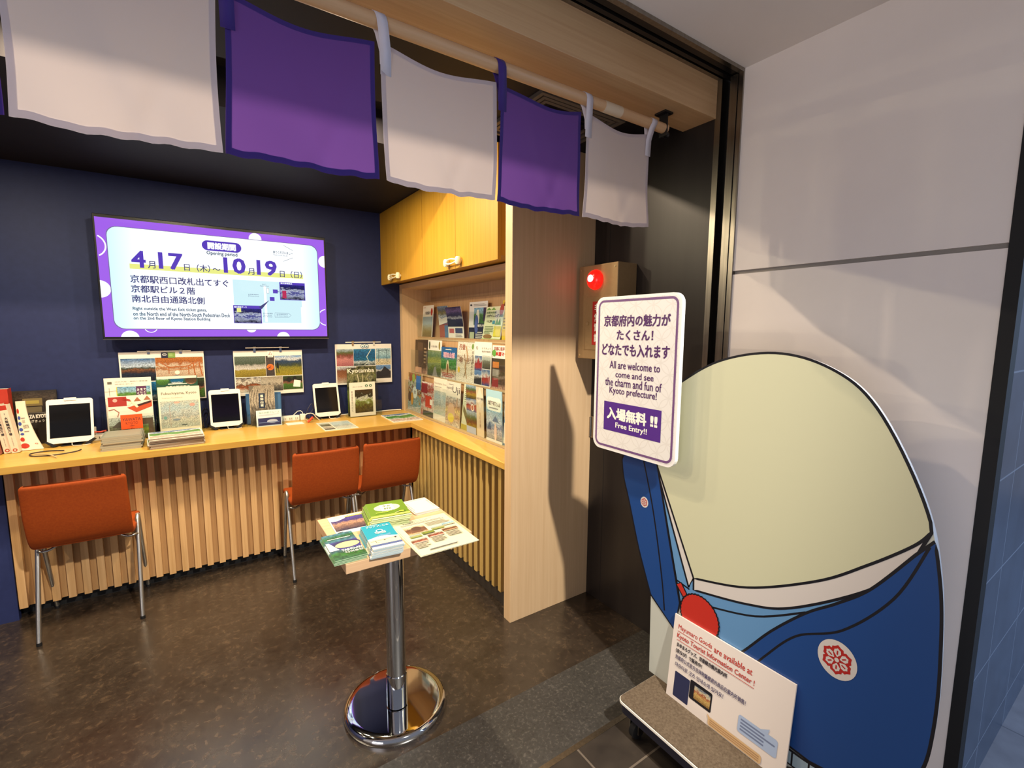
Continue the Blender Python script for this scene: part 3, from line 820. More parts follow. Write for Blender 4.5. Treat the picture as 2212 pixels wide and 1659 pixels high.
# ================================================================== wall screen
t = thing('television', 'large wall-mounted screen showing a purple and white opening notice', 'screen', (0.183, 3.56, 1.72))
g = G(); g.box(-0.427, 0.793, 3.502, 3.545, 1.376, 2.071, BLACK)
g.build('bezel', t, True, bevel=0.003)
g = G(); g.box(-0.427, 0.793, 3.4985, 3.503, 1.3745, 1.3785, STEEL); g.build('lower_trim', t, True)
g = G(); g.box(-0.1, 0.5, 3.545, 3.60, 1.55, 1.9, BLACKR); g.build('wall_mount', t, True)
TW, TH = 1.200, 0.660
PURP, TWH, VIO, CYAN, NAVT = emis('#a765f2', 0.95), emis('#f8fdff', 1.2), emis('#5b3fc4', 0.9), emis('#d3f4fb', 1.0), emis('#4a4a86', 0.8)
YEL, TTEAL = emis('#eef18a', 1.0), emis('#46617f', 0.75)
def panel_mat():
    m, nt, b = new_mat('screen_panel'); L = nt.links.new
    tc = N(nt, 'ShaderNodeTexCoord'); sp = N(nt, 'ShaderNodeSeparateXYZ'); L(tc.outputs['UV'], sp.inputs[0])
    r = ramp(nt, [(0.0, '#c6f0fb'), (0.16, '#f8fdff'), (0.86, '#f8fdff'), (1.0, '#c6f0fb')])
    L(sp.outputs['X'], r.inputs['Fac']); L(r.outputs['Color'], b.inputs['Emission Color'])
    b.inputs['Emission Strength'].default_value = 1.25; b.inputs['Base Color'].default_value = (0.005, 0.005, 0.006, 1); b.inputs['Roughness'].default_value = 0.06
    return m
PANEL = panel_mat()
g = G(); g.rect(0, 0, TW, TH, 0, PURP)
def arc_circle(cx, cy, r, ring=None):
    """white dots of the purple border, clipped to the screen"""
    pts = []
    for i in range(48):
        a = 2 * PI * i / 48
        pts.append((min(max(cx + r * math.cos(a), 0), TW), min(max(cy + r * math.sin(a), 0), TH)))
    if ring is None: g.poly(pts, 0.0002, TWH)
    else:
        seg = []
        for i in range(49):
            a = 2 * PI * i / 48; p = (cx + r * math.cos(a), cy + r * math.sin(a))
            if 0.002 < p[0] < TW - 0.002 and 0.002 < p[1] < TH - 0.002: seg.append(p)
            else:
                if len(seg) > 1: g.stroke(seg, ring, 0.0002, TWH)
                seg = []
        if len(seg) > 1: g.stroke(seg, ring, 0.0002, TWH)
arc_circle(0.65 * TW, 0.945 * TH, 0.036); arc_circle(-0.02 * TW, 0.765 * TH, 0.062, 0.007); arc_circle(-0.003 * TW, 0.405 * TH, 0.048)
arc_circle(1.0 * TW, 0.78 * TH, 0.04); arc_circle(0.093 * TW, -0.01 * TH, 0.042); arc_circle(0.175 * TW, 0.085 * TH, 0.03, 0.004)
arc_circle(0.609 * TW, 0.085 * TH, 0.03); arc_circle(0.765 * TW, -0.015 * TH, 0.04); arc_circle(1.0 * TW, 0.2 * TH, 0.055, 0.006)
els = [('R', 0.036, 0.066, 0.964, 0.938, 0.05, emis('#8a7ab0', 0.8)), ('R', 0.039, 0.071, 0.961, 0.933, 0.05, PANEL)]
els += [('R', 0.408, 0.798, 0.583, 0.890, 0.030, VIO), ('t', '開設期間', 0.432, 0.812, 0.558, 0.876, TWH, 0.045),
        ('t', 'Opening period', 0.426, 0.752, 0.563, 0.795, TTEAL, 0.022)]
els += [('r', 0.113, 0.588, 0.881, 0.632, YEL)]
def TX(s, x0, y0, x1, y1, m, b=0.0): els.append(('t', s, x0, y0, x1, y1, m, b))
TX('4', 0.121, 0.602, 0.176, 0.748, VIO, 0.025); TX('月', 0.183, 0.602, 0.212, 0.665, NAVT, 0.012); TX('17', 0.225, 0.602, 0.324, 0.748, VIO, 0.025)
TX('日（木）', 0.327, 0.598, 0.437, 0.665, NAVT, 0.01); TX('～', 0.448, 0.618, 0.482, 0.640, NAVT, 0.01)
TX('10', 0.497, 0.602, 0.598, 0.748, VIO, 0.025); TX('月', 0.607, 0.600, 0.638, 0.662, NAVT, 0.012); TX('19', 0.650, 0.602, 0.748, 0.748, VIO, 0.025)
TX('日（日）', 0.762, 0.594, 0.876, 0.662, NAVT, 0.01)
TX('京都駅西口改札出てすぐ', 0.111, 0.470, 0.514, 0.538, NAVT, 0.018); TX('京都駅ビル２階', 0.111, 0.386, 0.366, 0.452, NAVT, 0.018)
TX('南北自由通路北側', 0.111, 0.300, 0.404, 0.366, NAVT, 0.018)
TX('Right outside the West Exit ticket gates,', 0.111, 0.226, 0.411, 0.262, TTEAL, 0.022)
TX('on the North end of the North-South Pedestrian Deck', 0.111, 0.184, 0.513, 0.220, TTEAL, 0.022)
TX('on the 2nd floor of Kyoto Station Building', 0.111, 0.142, 0.424, 0.178, TTEAL, 0.022)
els += [('r', 0.534, 0.300, 0.868, 0.545, CYAN), ('r', 0.665, 0.137, 0.862, 0.300, CYAN), ('r', 0.678, 0.145, 0.690, 0.5, TWH),
        ('r', 0.757, 0.368, 0.888, 0.545, VIO), ('r', 0.760, 0.374, 0.885, 0.520, PW['tvstreet']), ('r', 0.770, 0.385, 0.790, 0.46, emis('#d03060', 0.8)),
        ('r', 0.529, 0.128, 0.662, 0.302, VIO), ('r', 0.532, 0.134, 0.659, 0.272, PW['tvstreet']), ('r', 0.545, 0.235, 0.565, 0.275, YEL),
        ('r', 0.723, 0.430, 0.747, 0.468, VIO), ('r', 0.706, 0.354, 0.729, 0.392, VIO),
        ('r', 0.692, 0.425, 0.704, 0.480, emis('#b8c8d0', 1.0)), ('r', 0.694, 0.430, 0.702, 0.475, TWH),
        ('p', [(0.650, 0.29), (0.664, 0.27), (0.703, 0.36)], NAVT), ('p', [(0.747, 0.452), (0.747, 0.444), (0.758, 0.448)], NAVT),
        ('t', '南北自由通路', 0.669, 0.222, 0.716, 0.236, NAVT), ('t', 'North-South', 0.671, 0.205, 0.712, 0.217, NAVT), ('t', 'Free Passage', 0.670, 0.190, 0.714, 0.202, NAVT),
        ('s', [(0.727, 0.192), (0.795, 0.192), (0.810, 0.214), (0.795, 0.236), (0.727, 0.236), (0.727, 0.192)], 0.0015, NAVT),
        ('t', 'JR京都駅西口', 0.735, 0.216, 0.792, 0.228, NAVT), ('t', 'JR Kyoto Station', 0.735, 0.200, 0.793, 0.210, NAVT),
        ('t', 'JR京都伊勢丹', 0.602, 0.402, 0.652, 0.416, NAVT), ('t', 'JR Kyoto Isetan', 0.602, 0.387, 0.654, 0.399, NAVT),
        ('t', '烏丸口', 0.672, 0.506, 0.690, 0.519, NAVT), ('t', 'Karasuma Exit', 0.662, 0.492, 0.704, 0.503, NAVT)]
els += [('t', '来てくださいまし～', 0.733, 0.822, 0.832, 0.850, TTEAL, 0.022), ('t', 'Please come and see', 0.735, 0.802, 0.806, 0.818, TTEAL),
        ('s', [(0.787, 0.909), (0.833, 0.866)], 0.0022, TTEAL), ('s', [(0.783, 0.752), (0.831, 0.793)], 0.0022, TTEAL),
        ('t', '観光情報拠点', 0.763, 0.526, 0.822, 0.541, TWH, 0.02), ('t', '魅力発信ブース', 0.534, 0.276, 0.592, 0.294, TWH, 0.02)]
draw(g, TW, TH, els, z=0.0003, dz=0.00004)
o = g.build('screen', t, mw=frame((-0.417, 3.4995, 1.392), 'S')); o['label'] = 'lit display with dates in violet numerals'

# ================================================================== hanging photo posters
WHT = mat('#e6e1d8', 0.5)
def poster(x, ztop, w, h, els, label, hx0, hx1, hz, hlabel):
    mw = frame((x, 3.583, ztop - h), 'S', rz=0.0)
    o = sheet('photo_poster', label, 'poster', w, h, 0.003, WHT, mw, els, 'photo posters under the screen')
    th = thing('poster_hanger', hlabel, 'hanger', ((hx0 + hx1) / 2, 3.585, hz), 'poster hangers')
    g = G(); g.tube([(hx0, 3.580, hz), (hx1, 3.580, hz)], 0.0035, WHITEP, 8); xm = (hx0 + hx1) / 2
    g.tube([(xm, 3.580, hz), (xm, 3.60, hz + 0.0)], 0.004, WHITEP, 8); g.build('bar', th, True)
    for xx in (hx0 + 0.2 * (hx1 - hx0), hx1 - 0.2 * (hx1 - hx0)):
        g = G(); g.box(xx - 0.007, xx + 0.007, 3.5795, 3.5835, ztop - 0.012, hz, CHROME); g.tube([(xx - .009, 3.578, hz + 0.006), (xx + .009, 3.578, hz + 0.006)], 0.006, CHROME, 8)
        g.build('clip', th, True)
    return o
P1 = [('r', 0.017, 0.42, 0.405, 0.875, PW['lake']), ('r', 0.408, 0.46, 0.985, 0.885, PW['hall']),
      ('s', [(0.41, 0.86), (0.56, 0.68), (0.80, 0.70), (0.98, 0.88)], 0.006, mat('#a85c28', .5)), ('s', [(0.56, 0.68), (0.56, 0.55)], 0.004, mat('#a85c28', .5)),
      ('s', [(0.80, 0.70), (0.80, 0.52)], 0.004, mat('#a85c28', .5)), ('s', [(0.41, 0.74), (0.56, 0.62), (0.8, 0.63), (0.98, 0.78)], 0.004, mat('#b8743c', .5)),
      ('s', [(0.86, 0.76), (0.88, 0.48)], 0.006, mat('#a85c28', .5)), ('s', [(0.93, 0.82), (0.965, 0.49)], 0.006, mat('#a85c28', .5)), ('c', 0.66, 0.57, 0.03, mat('#efe6d4', .5)),
      ('r', 0.481, 0.878, 0.562, 0.99, mat('#23233a', .5)), ('R', 0.496, 0.925, 0.546, 0.965, 0.006, mat('#e8e4dc', .5)), ('r', 0.503, 0.935, 0.539, 0.955, mat('#23233a', .5)),
      ('r', 0.562, 0.878, 0.648, 0.99, mat('#7a9a4c', .5)), ('l', 0.575, 0.91, 0.635, 0.97, 3, mat('#a8c080', .5)),
      ('r', 0.017, 0.03, 0.40, 0.40, PW['sea']), ('r', 0.42, 0.03, 0.985, 0.44, PW['picnic'])]
poster(-0.376, 1.298, 0.420, 0.300, P1, 'photo poster with a lakeside temple and a timber hall interior', -0.287, -0.022, 1.302, 'white hanger bar holding the lake and timber hall poster')
P2 = [('r', 0.012, 0.42, 0.447, 0.878, PW['tents']), ('r', 0.452, 0.42, 0.575, 0.880, PW['tanzaku']), ('r', 0.582, 0.42, 0.988, 0.876, PW['field']),
      ('c', 0.513, 0.622, 0.052, mat('#d8702c', .5)), ('s', [(0.46, 0.58), (0.52, 0.63)], 0.006, mat('#3a2418', .5)), ('o', 0.513, 0.622, 0.030, 0.010, mat('#b4501c', .5)),
      ('r', 0.014, 0.08, 0.36, 0.402, PW['foodset']), ('r', 0.365, 0.08, 0.685, 0.405, PW['stones']), ('r', 0.690, 0.09, 0.988, 0.402, PW['picnic']),
      ('c', 0.78, 0.33, 0.03, BLACKR), ('c', 0.87, 0.345, 0.03, BLACKR), ('p', [(0.84, 0.15), (0.95, 0.13), (0.96, 0.28), (0.86, 0.31)], WHITEP),
      ('p', [(0.60, 0.60), (0.64, 0.60), (0.63, 0.72), (0.61, 0.72)], BLACKR), ('s', [(0.605, 0.6), (0.60, 0.48)], 0.002, BLACKR), ('s', [(0.63, 0.6), (0.635, 0.47)], 0.002, BLACKR),
      ('r', 0.480, 0.845, 0.560, 0.99, WHITEP), ('s', [(0.498, 0.905), (0.520, 0.975), (0.542, 0.905), (0.498, 0.905)], 0.004, mat('#8a4a3c', .5)), ('l', 0.49, 0.86, 0.55, 0.885, 1, GREYT)]
poster(0.206, 1.295, 0.420, 0.300, P2, 'photo poster with white tents, an orange ornament and a golf field', 0.278, 0.542, 1.315, 'white hanger bar holding the tents and golf field poster')
P3 = [('r', 0.020, 0.46, 0.308, 0.880, PW['blossom']), ('r', 0.312, 0.46, 0.695, 0.878, PW['sea']), ('r', 0.708, 0.466, 0.985, 0.886, PW['swing']), ('r', 0.705, 0.112, 0.978, 0.454, PW['castle']),
      ('r', 0.020, 0.04, 0.34, 0.445, PW['brickhouse']), ('r', 0.35, 0.04, 0.70, 0.445, PW['forest']),
      ('s', [(0.62, 0.86), (0.54, 0.68), (0.58, 0.55), (0.50, 0.48)], 0.006, mat('#c9d4c8', .5)), ('s', [(0.735, 0.84), (0.96, 0.84)], 0.004, mat('#54707c', .5)), ('s', [(0.76, 0.86), (0.755, 0.54)], 0.004, mat('#54707c', .5)),
      ('s', [(0.90, 0.86), (0.91, 0.54)], 0.004, mat('#54707c', .5)), ('p', [(0.73, 0.16), (0.93, 0.16), (0.95, 0.32), (0.86, 0.42), (0.80, 0.30)], mat('#26262c', .5)),
      ('c', 0.472, 0.947, 0.036, mat('#4c7c94', .5)), ('c', 0.472, 0.947, 0.027, WHITEP), ('e', 0.472, 0.94, 0.0065, 0.0045, mat('#4c7c94', .5)),
      ('c', 0.543, 0.949, 0.036, mat('#4c7c94', .5)), ('c', 0.543, 0.949, 0.027, WHITEP), ('e', 0.543, 0.942, 0.0065, 0.0045, mat('#4c7c94', .5))]
poster(0.852, 1.331, 0.425, 0.300, P3, 'photo poster with pink blossom, blue coast and a castle roof', 0.927, 1.192, 1.345, 'white hanger bar holding the blossom and coast poster')

# ================================================================== tablets
SCR = mat('#0b0b0d', 0.08)
TABL = ('white tablet on a black stand beside the leaning white books', 'white tablet on a black stand between the Fukuchiyama brochure and the stone wall brochure', 'white tablet on a black stand beside the tall forest brochure')
def tablet(i, x, y, w, h, lean):
    t = thing('tablet', TABL[i], 'tablet', (x, y, 0.80), 'tablets on the counter')
    mw = frame((x - w / 2, y, 0.818), 'S', lean)
    def put(g, name, lab=None, bevel=0):
        g.v = [mw @ p - t.location for p in g.v]
        o = g.build(name, t, bevel=bevel)
        if lab: o['label'] = lab
        return o
    g = G(); g.slab(rrect(0, 0, w, h, 0.014), 0.008, WHITEP, mat('#d8d4cc', 0.4)); put(g, 'body')
    g = G(); g.rect(0.012, 0.030, w - 0.012, h - 0.030, 0.0004, SCR); put(g, 'screen', 'black switched-off screen')
    g = G(); g.ring(w / 2, 0.014, 0.007, 0.007, 0.001, 0.0005, mat('#c9c5bc', 0.4), 20); put(g, 'home_button')
    g = G(); g.box(w * 0.38, w * 0.64, h - 0.010, h + 0.006, -0.012, 0.004, WHITEP); put(g, 'top_clip')
    g = G(); g.box(w * 0.44, w * 0.56, 0.0, h + 0.004, -0.018, -0.0085, BLACK); put(g, 'back_plate')
    for s in (-1, 1):
        g = G(); cx = w / 2 + s * w * 0.40
        vs = [(cx - 0.022 * s + 0 * s, -0.012), (cx + 0.020 * s, 0.016), (cx + 0.028 * s, 0.010), (cx - 0.005 * s, -0.018)]
        g.slab(vs, 0.024, BLACK, z=0.010); put(g, 'corner_grip')
    g = G(); g.box(x - w * 0.22, x + w * 0.22, y - 0.004, y + 0.100, 0.8002, 0.806, BLACK)
    g.tube([(x, y + 0.09, 0.805), (x, y + 0.035 + 0.02, 0.90)], 0.007, BLACK, 8); g.build('stand_foot', t, True, bevel=0.002)
    g = G(); g.tube([(x + 0.004, y - 0.006, 0.817), (x + 0.004, y - 0.010, 0.806), (x + 0.012, y - 0.022, 0.803), (x + 0.05, y - 0.03, 0.8025), (x + 0.078, y - 0.012, 0.8025), (x + 0.082, y + 0.03, 0.8025)], 0.0018, WHITEP, 6); g.build('charging_cable', t, True)
tablet(0, -0.592, 3.435, 0.192, 0.243, 0.28)
tablet(1, 0.143, 3.485, 0.176, 0.240, 0.28)
tablet(2, 0.772, 3.510, 0.174, 0.240, 0.28)

# ================================================================== books at the counter end
RED = mat('#b3301c', 0.5); ORNG = mat('#e0531a', 0.5)
def book(name, label, x, y, z, w, h, d, lean, cover, els, group=None, spine=None):
    """spine faces the room; lean tips the top sideways"""
    t = thing(name, label, 'book', (x, y, z), group)
    R = Matrix.Translation((x, y, z)) @ Matrix.Rotation(lean, 4, 'Y')
    def put(g, nm):
        g.v = [(R @ p) - t.location for p in g.v]; return g.build(nm, t)
    g = G(); g.box(0, 0.0015, 0, d, 0, h, cover); g.box(w - 0.0015, w, 0, d, 0, h, cover); g.box(0, w, -0.0015, 0, 0, h, cover); put(g, 'cover')
    g = G(); g.box(0.0016, w - 0.0016, 0.0002, d - 0.003, 0.002, h - 0.002, PAPER); put(g, 'pages')
    g = G(); draw(g, w, h, els)
    F = frame((0, -0.0015, 0), 'S')
    g.v = [F @ p for p in g.v]; put(g, 'spine_print')
BKT = [('r', 0.05, 0.90, 0.95, 1.0, RED), ('l', 0.42, 0.78, 0.58, 0.86, 1, GREYT), ('v', '大阪関西万博', 0.30, 0.36, 0.72, 0.76, INK, 0.03), ('l', 0.45, 0.14, 0.55, 0.33, 9, GREYT), ('o', 0.5, 0.06, 0.30, 0.12, RED)]
BCOV = mat('#e2d2bc', 0.5)
book('guide_book', 'white guide book with red top band, farther from the tablet', -0.838, 3.385, 0.801, 0.028, 0.250, 0.09, -0.12, BCOV, BKT, 'white guide books')
book('guide_book', 'white guide book with red top band, against the slumped white book', -0.808, 3.378, 0.801, 0.028, 0.250, 0.06, -0.12, BCOV, BKT, 'white guide books')
book('guide_book', 'dusty red book cut off by the photo edge beside the white guide books', -0.878, 3.36, 0.801, 0.034, 0.24, 0.10, -0.12, mat('#9c5a4a', 0.5), [('l', 0.3, 0.2, 0.7, 0.8, 7, mat('#b87a68', .5))])
book('box_file', 'tall bright red book behind the white guide books', -0.925, 3.488, 0.801, 0.10, 0.322, 0.06, 0.0, RED, [('l', 0.2, 0.90, 0.7, 0.96, 1, mat('#c8503c', .5))])
# slumped paperback, its cover turned to the tablet
WS = mat('#eadfca', 0.5)
BL = mat('#3a4ea0', 0.5)
def slump(p):
    k = 1 - p.y / 0.26
    return Vector((p.x * (1 + 1.3 * k * k) + 0.012 * k * k, p.y, p.z + 0.035 * k * k))
o = sheet('paperback', 'soft white paperback slumping against the guide books, red and blue blots on its cover', 'book', 0.036, 0.256, 0.010, WS,
      frame((-0.794, 3.455, 0.802), 'S', 0.0, rz=0.0),
      [('e', 0.14, 0.80, 0.004, 0.014, RED), ('e', 0.17, 0.66, 0.0045, 0.010, BL), ('e', 0.16, 0.54, 0.005, 0.010, BL), ('e', 0.17, 0.42, 0.005, 0.009, BL), ('e', 0.14, 0.22, 0.0045, 0.011, RED),
       ('e', 0.20, 0.09, 0.008, 0.013, RED), ('e', 0.20, 0.33, 0.0045, 0.006, BL), ('t', '公式', 0.40, 0.55, 0.62, 0.62, GREYT, 0.01), ('t', '全部万博', 0.38, 0.44, 0.80, 0.52, GREYT, 0.02), ('l', 0.38, 0.36, 0.85, 0.40, 1, GREYT), ('l', 0.35, 0.64, 0.75, 0.67, 1, GREYT),
       ('o', 0.82, 0.12, 0.085, 0.03, RED)], bend=slump, ny=14)
# dark poster card
sheet('poster_card', 'dark brown poster card lettered ZA KYOTO behind the tablet', 'card', 0.215, 0.297, 0.012, mat('#2c2622', 0.5), frame((-0.872, 3.575, 0.801), 'S', 0.02),
      [('r', 0.02, 0.60, 0.98, 0.98, PW['darkroom']), ('r', 0.36, 0.72, 0.72, 0.86, mat('#7c6c44', .5)), ('r', 0.40, 0.76, 0.66, 0.82, mat('#a8984c', .5)), ('r', 0.36, 0.60, 0.70, 0.70, mat('#6a6048', .5)), ('r', 0.36, 0.585, 0.95, 0.592, GREYT),
       ('p', [(0.78, 0.62), (0.86, 0.72), (0.94, 0.62)], mat('#c9bca4', .5)), ('c', 0.82, 0.78, 0.035, mat('#8c7c64', .5)), ('c', 0.91, 0.80, 0.04, mat('#7c5c44', .5)),
       ('t', 'ZA KYOTO', 0.455, 0.485, 0.83, 0.560, WHITEP, 0.05), ('t', 'ざきょうと', 0.48, 0.41, 0.80, 0.46, WHITEP, 0.02)])

# ================================================================== power strips, chargers, cables
def power_strip(label, x0, x1, y0, y1, slots):
    t = thing('power_strip', label, 'power strip', ((x0 + x1) / 2, (y0 + y1) / 2, 0.80), 'power strips on the counter')
    g = G(); g.box(x0, x1, y0, y1, 0.8003, 0.836, WHITEP); g.build('body', t, True, bevel=0.003)
    for i in range(slots):
        g = G(); cx = x0 + (x1 - x0) * (i + 0.5) / slots
        g.box(cx - 0.011, cx + 0.011, y0 - 0.0012, y0 - 0.0001, 0.808, 0.828, WHT)
        for d in (-0.006, 0.006): g.box(cx + d - 0.0012, cx + d + 0.0012, y0 - 0.0016, y0 - 0.0011, 0.812, 0.824, BLACKR)
        g.build('socket', t, True)
power_strip('white power strip behind the tablet by the white books', -0.545, -0.452, 3.50, 3.545, 2)
power_strip('white power strip by the bundled cables near the third tablet', 0.47, 0.585, 3.545, 3.585, 3)
def charger(label, x, y, z, d=0.03):
    t = thing('usb_charger', label, 'charger', (x, y, z), 'white chargers')
    g = G(); g.box(x - d / 2, x + d / 2, y - d / 2, y + d / 2, z, z + 0.042, WHITEP); g.build('body', t, True, bevel=0.004)
    g = G(); g.tube([(x, y, z + 0.042), (x, y, z + 0.055), (x - 0.012, y + 0.002, z + 0.066), (x - 0.03, y + 0.006, z + 0.064), (x - 0.06, y + 0.03, z + 0.03)], 0.0025, WHITEP, 6); g.build('cable', t, True)
charger('white charger plugged in on top of the power strip by the books', -0.515, 3.522, 0.8365, 0.036)
charger('white charger standing beside the power strip near the third tablet', 0.607, 3.555, 0.8003, 0.034)
REDT = mat('#e04a30', 0.5)
g = G(); g.tube([(-0.56, 3.49, 0.868), (-0.53, 3.492, 0.858), (-0.50, 3.496, 0.854), (-0.475, 3.494, 0.852), (-0.45, 3.50, 0.856)], 0.0045, REDT, 8)
tag(g.build('cable_tie'), 'red strap across the charger by the white books', 'strap')
def cable(label, pts, r, m, name='cable'):
    g = G(); P = [Vector(p) for p in pts]; out = []
    for i in range(len(P) - 1):
        p0, p1, p2, p3 = P[max(i - 1, 0)], P[i], P[i + 1], P[min(i + 2, len(P) - 1)]
        for k in range(6):
            q = k / 6
            out.append(0.5 * ((2 * p1) + (p2 - p0) * q + (2 * p0 - 5 * p1 + 4 * p2 - p3) * q * q + (3 * p1 - p0 - 3 * p2 + p3) * q ** 3))
    out.append(P[-1])
    g.tube(out, r, m, 7)
    return tag(g.build(name), label, 'cable')
DKC = mat('#3a302c', 0.5)
cable('dark looped cable lying before the tablet by the white books', [(-0.60, 3.30, 0.804), (-0.67, 3.33, 0.804), (-0.725, 3.30, 0.804), (-0.70, 3.23, 0.804), (-0.62, 3.21, 0.804), (-0.55, 3.24, 0.804), (-0.53, 3.28, 0.804)], 0.003, DKC)
cable('cream cable end crossing the dark loop on the counter edge', [(-0.70, 3.25, 0.8095), (-0.66, 3.22, 0.811), (-0.63, 3.19, 0.8095), (-0.60, 3.14, 0.804)], 0.0028, mat('#c9b48c', .5))
cable('dark cable hanging from the wall behind the second tablet', [(0.02, 3.585, 0.803), (0.0, 3.57, 0.86), (0.03, 3.575, 0.93), (0.05, 3.57, 0.90), (0.03, 3.55, 0.84), (0.06, 3.54, 0.804)], 0.003, BLACK)
cable('dark coil of cables beside the third tablet', [(0.655, 3.52, 0.804), (0.62, 3.50, 0.83), (0.63, 3.49, 0.88), (0.66, 3.50, 0.92), (0.67, 3.51, 0.88), (0.64, 3.50, 0.84), (0.66, 3.49, 0.805)], 0.003, mat('#2c2c44', .5))
cable('white cable loops gathered in a red band', [(0.63, 3.46, 0.804), (0.60, 3.44, 0.83), (0.61, 3.43, 0.86), (0.65, 3.43, 0.86), (0.675, 3.44, 0.83), (0.70, 3.45, 0.804)], 0.0032, WHITEP)
g = G(); g.tube([(0.615, 3.425, 0.806), (0.632, 3.424, 0.818), (0.650, 3.422, 0.838)], 0.008, REDT, 8)
tag(g.build('cable_tie'), 'red band round the white cable loops by the third tablet', 'strap')
cable('white cable running along the wall into the counter corner', [(0.86, 3.575, 0.806), (1.0, 3.58, 0.806), (1.15, 3.575, 0.806), (1.25, 3.57, 0.808), (1.34, 3.57, 0.806)], 0.005, WHITEP)

# ================================================================== brochures on the counter
def holder(label, x0, x1, y, zt, lip, depth=0.06, tint=None):
    """clear acrylic easel: leaning back, base and low front lip"""
    t = thing('acrylic_holder', label, 'brochure holder', ((x0 + x1) / 2, y, 0.80), 'clear brochure holders on the counter')
    g = G(); g.box(x0, x1, y + depth - 0.003, y + depth, 0.8003, zt, CLEAR); g.build('back', t, True)
    g = G(); g.box(x0, x1, y - 0.003, y, 0.8003, lip, CLEAR); g.build('front_lip', t, True)
    for xx in (x0, x1 - 0.002):
        g = G(); g.box(xx, xx + 0.002, y, y + depth - 0.003, 0.8003, lip + 0.02, CLEAR); g.build('side', t, True)
    return t
holder('clear holder with the red map brochure and landscape leaflet', -0.455, -0.212, 3.425, 1.0, 0.95, 0.10)
sheet('brochure', 'cream brochure with green hills and a purple plaque, at the back of its holder', 'brochure', 0.215, 0.349, 0.003, PAPER, frame((-0.443, 3.500, 0.806), 'S', 0.03),
      [('t', '2025大阪・関西万博開催', 0.22, 0.925, 0.92, 0.945, GREYT, 0.01), ('t', '京都の魅力をご紹介します', 0.22, 0.885, 0.62, 0.905, GREYT), ('r', 0.07, 0.90, 0.16, 0.94, mat('#6a6458', .5)),
       ('r', 0.26, 0.55, 0.97, 0.85, PW['hills']), ('r', 0.66, 0.55, 0.88, 0.85, mat('#5a2c54', .5)), ('v', 'みくれや', 0.68, 0.58, 0.73, 0.82, WHITEP, .02), ('v', '竜に乗って', 0.75, 0.58, 0.80, 0.82, WHITEP, .02), ('v', 'やどりぎの', 0.82, 0.58, 0.87, 0.82, WHITEP, .02),
       ('r', 0.245, 0.30, 0.26, 0.85, mat('#d8c83c', .5)), ('s', [(0.10, 0.84), (0.10, 0.4)], 0.0015, GREYT), ('s', [(0.0, 0.78), (0.25, 0.79)], 0.0015, GREYT), ('s', [(0.0, 0.66), (0.25, 0.67)], 0.0015, GREYT)])
sheet('brochure', 'red and white illustrated map brochure with a vermilion shrine', 'brochure', 0.206, 0.248, 0.003, mat('#efe4d4', .5), frame((-0.432, 3.462, 0.806), 'S', 0.03),
      [('r', 0.02, 0.64, 0.98, 0.98, mat('#efe4d4', .5)), ('r', 0.02, 0.76, 0.42, 0.98, mat('#a8342c', .5)), ('c', 0.17, 0.90, 0.05, mat('#d8a89c', .5)), ('p', [(0.42, 0.72), (0.98, 0.86), (0.98, 0.72), (0.62, 0.60)], mat('#c4502c', .5)),
       ('p', [(0.58, 0.86), (0.66, 0.96), (0.74, 0.86)], mat('#a86a4c', .5)), ('p', [(0.80, 0.88), (0.88, 0.98), (0.96, 0.88)], mat('#a86a4c', .5)), ('s', [(0.45, 0.76), (0.52, 0.86), (0.60, 0.78), (0.66, 0.72)], 0.012, mat('#efe0c4', .5)),
       ('s', [(0.02, 0.68), (0.14, 0.70), (0.24, 0.62), (0.20, 0.52)], 0.004, mat('#a86a54', .5)), ('s', [(0.34, 0.95), (0.50, 0.90)], 0.004, RED), ('s', [(0.32, 0.92), (0.52, 0.87)], 0.004, RED), ('s', [(0.66, 0.76), (0.96, 0.84)], 0.010, mat('#3a2420', .5)),
       ('r', 0.02, 0.02, 0.98, 0.5, PW['redwhite'])])
sheet('leaflet', 'olive landscape leaflet with white brush lettering in the holder front', 'leaflet', 0.205, 0.128, 0.003, mat('#8c8670', .5), frame((-0.428, 3.436, 0.806), 'S', 0.03),
      [('r', 0.0, 0.0, 1, 1, PW['temple']), ('r', 0.72, 0.05, 0.97, 0.90, mat('#5c4a38', .5)), ('p', [(0.05, 0.55), (0.22, 0.82), (0.42, 0.55)], mat('#54483a', .5)), ('t', 'さんけ', 0.12, 0.18, 0.42, 0.42, WHITEP, 0.03), ('t', '中路', 0.44, 0.14, 0.66, 0.62, WHITEP, 0.04), ('r', 0.68, 0.10, 0.86, 0.62, PW['garden'])])
sheet('leaflet_card', 'small orange card lettered YAWATA KYOTO in front of the red brochure', 'card', 0.098, 0.082, 0.0015, ORNG, frame((-0.374, 3.416, 0.868), 'S', 0.03),
      [('t', 'YAWATA', 0.08, 0.56, 0.92, 0.76, INK, 0.0), ('t', 'KYOTO', 0.22, 0.32, 0.78, 0.50, mat('#7c3018', .5), 0.0), ('r', 0.38, 0.20, 0.62, 0.215, INK)])
g = G(); g.box(-0.33, -0.32, 3.4145, 3.4215, 0.8003, 0.90, CLEAR); tag(g.build('card_stand'), 'clear strip propping the orange card on the counter', 'card stand')
GRB = mat('#7d7f74', 0.55); GRB2 = mat('#8f8c7c', 0.55)
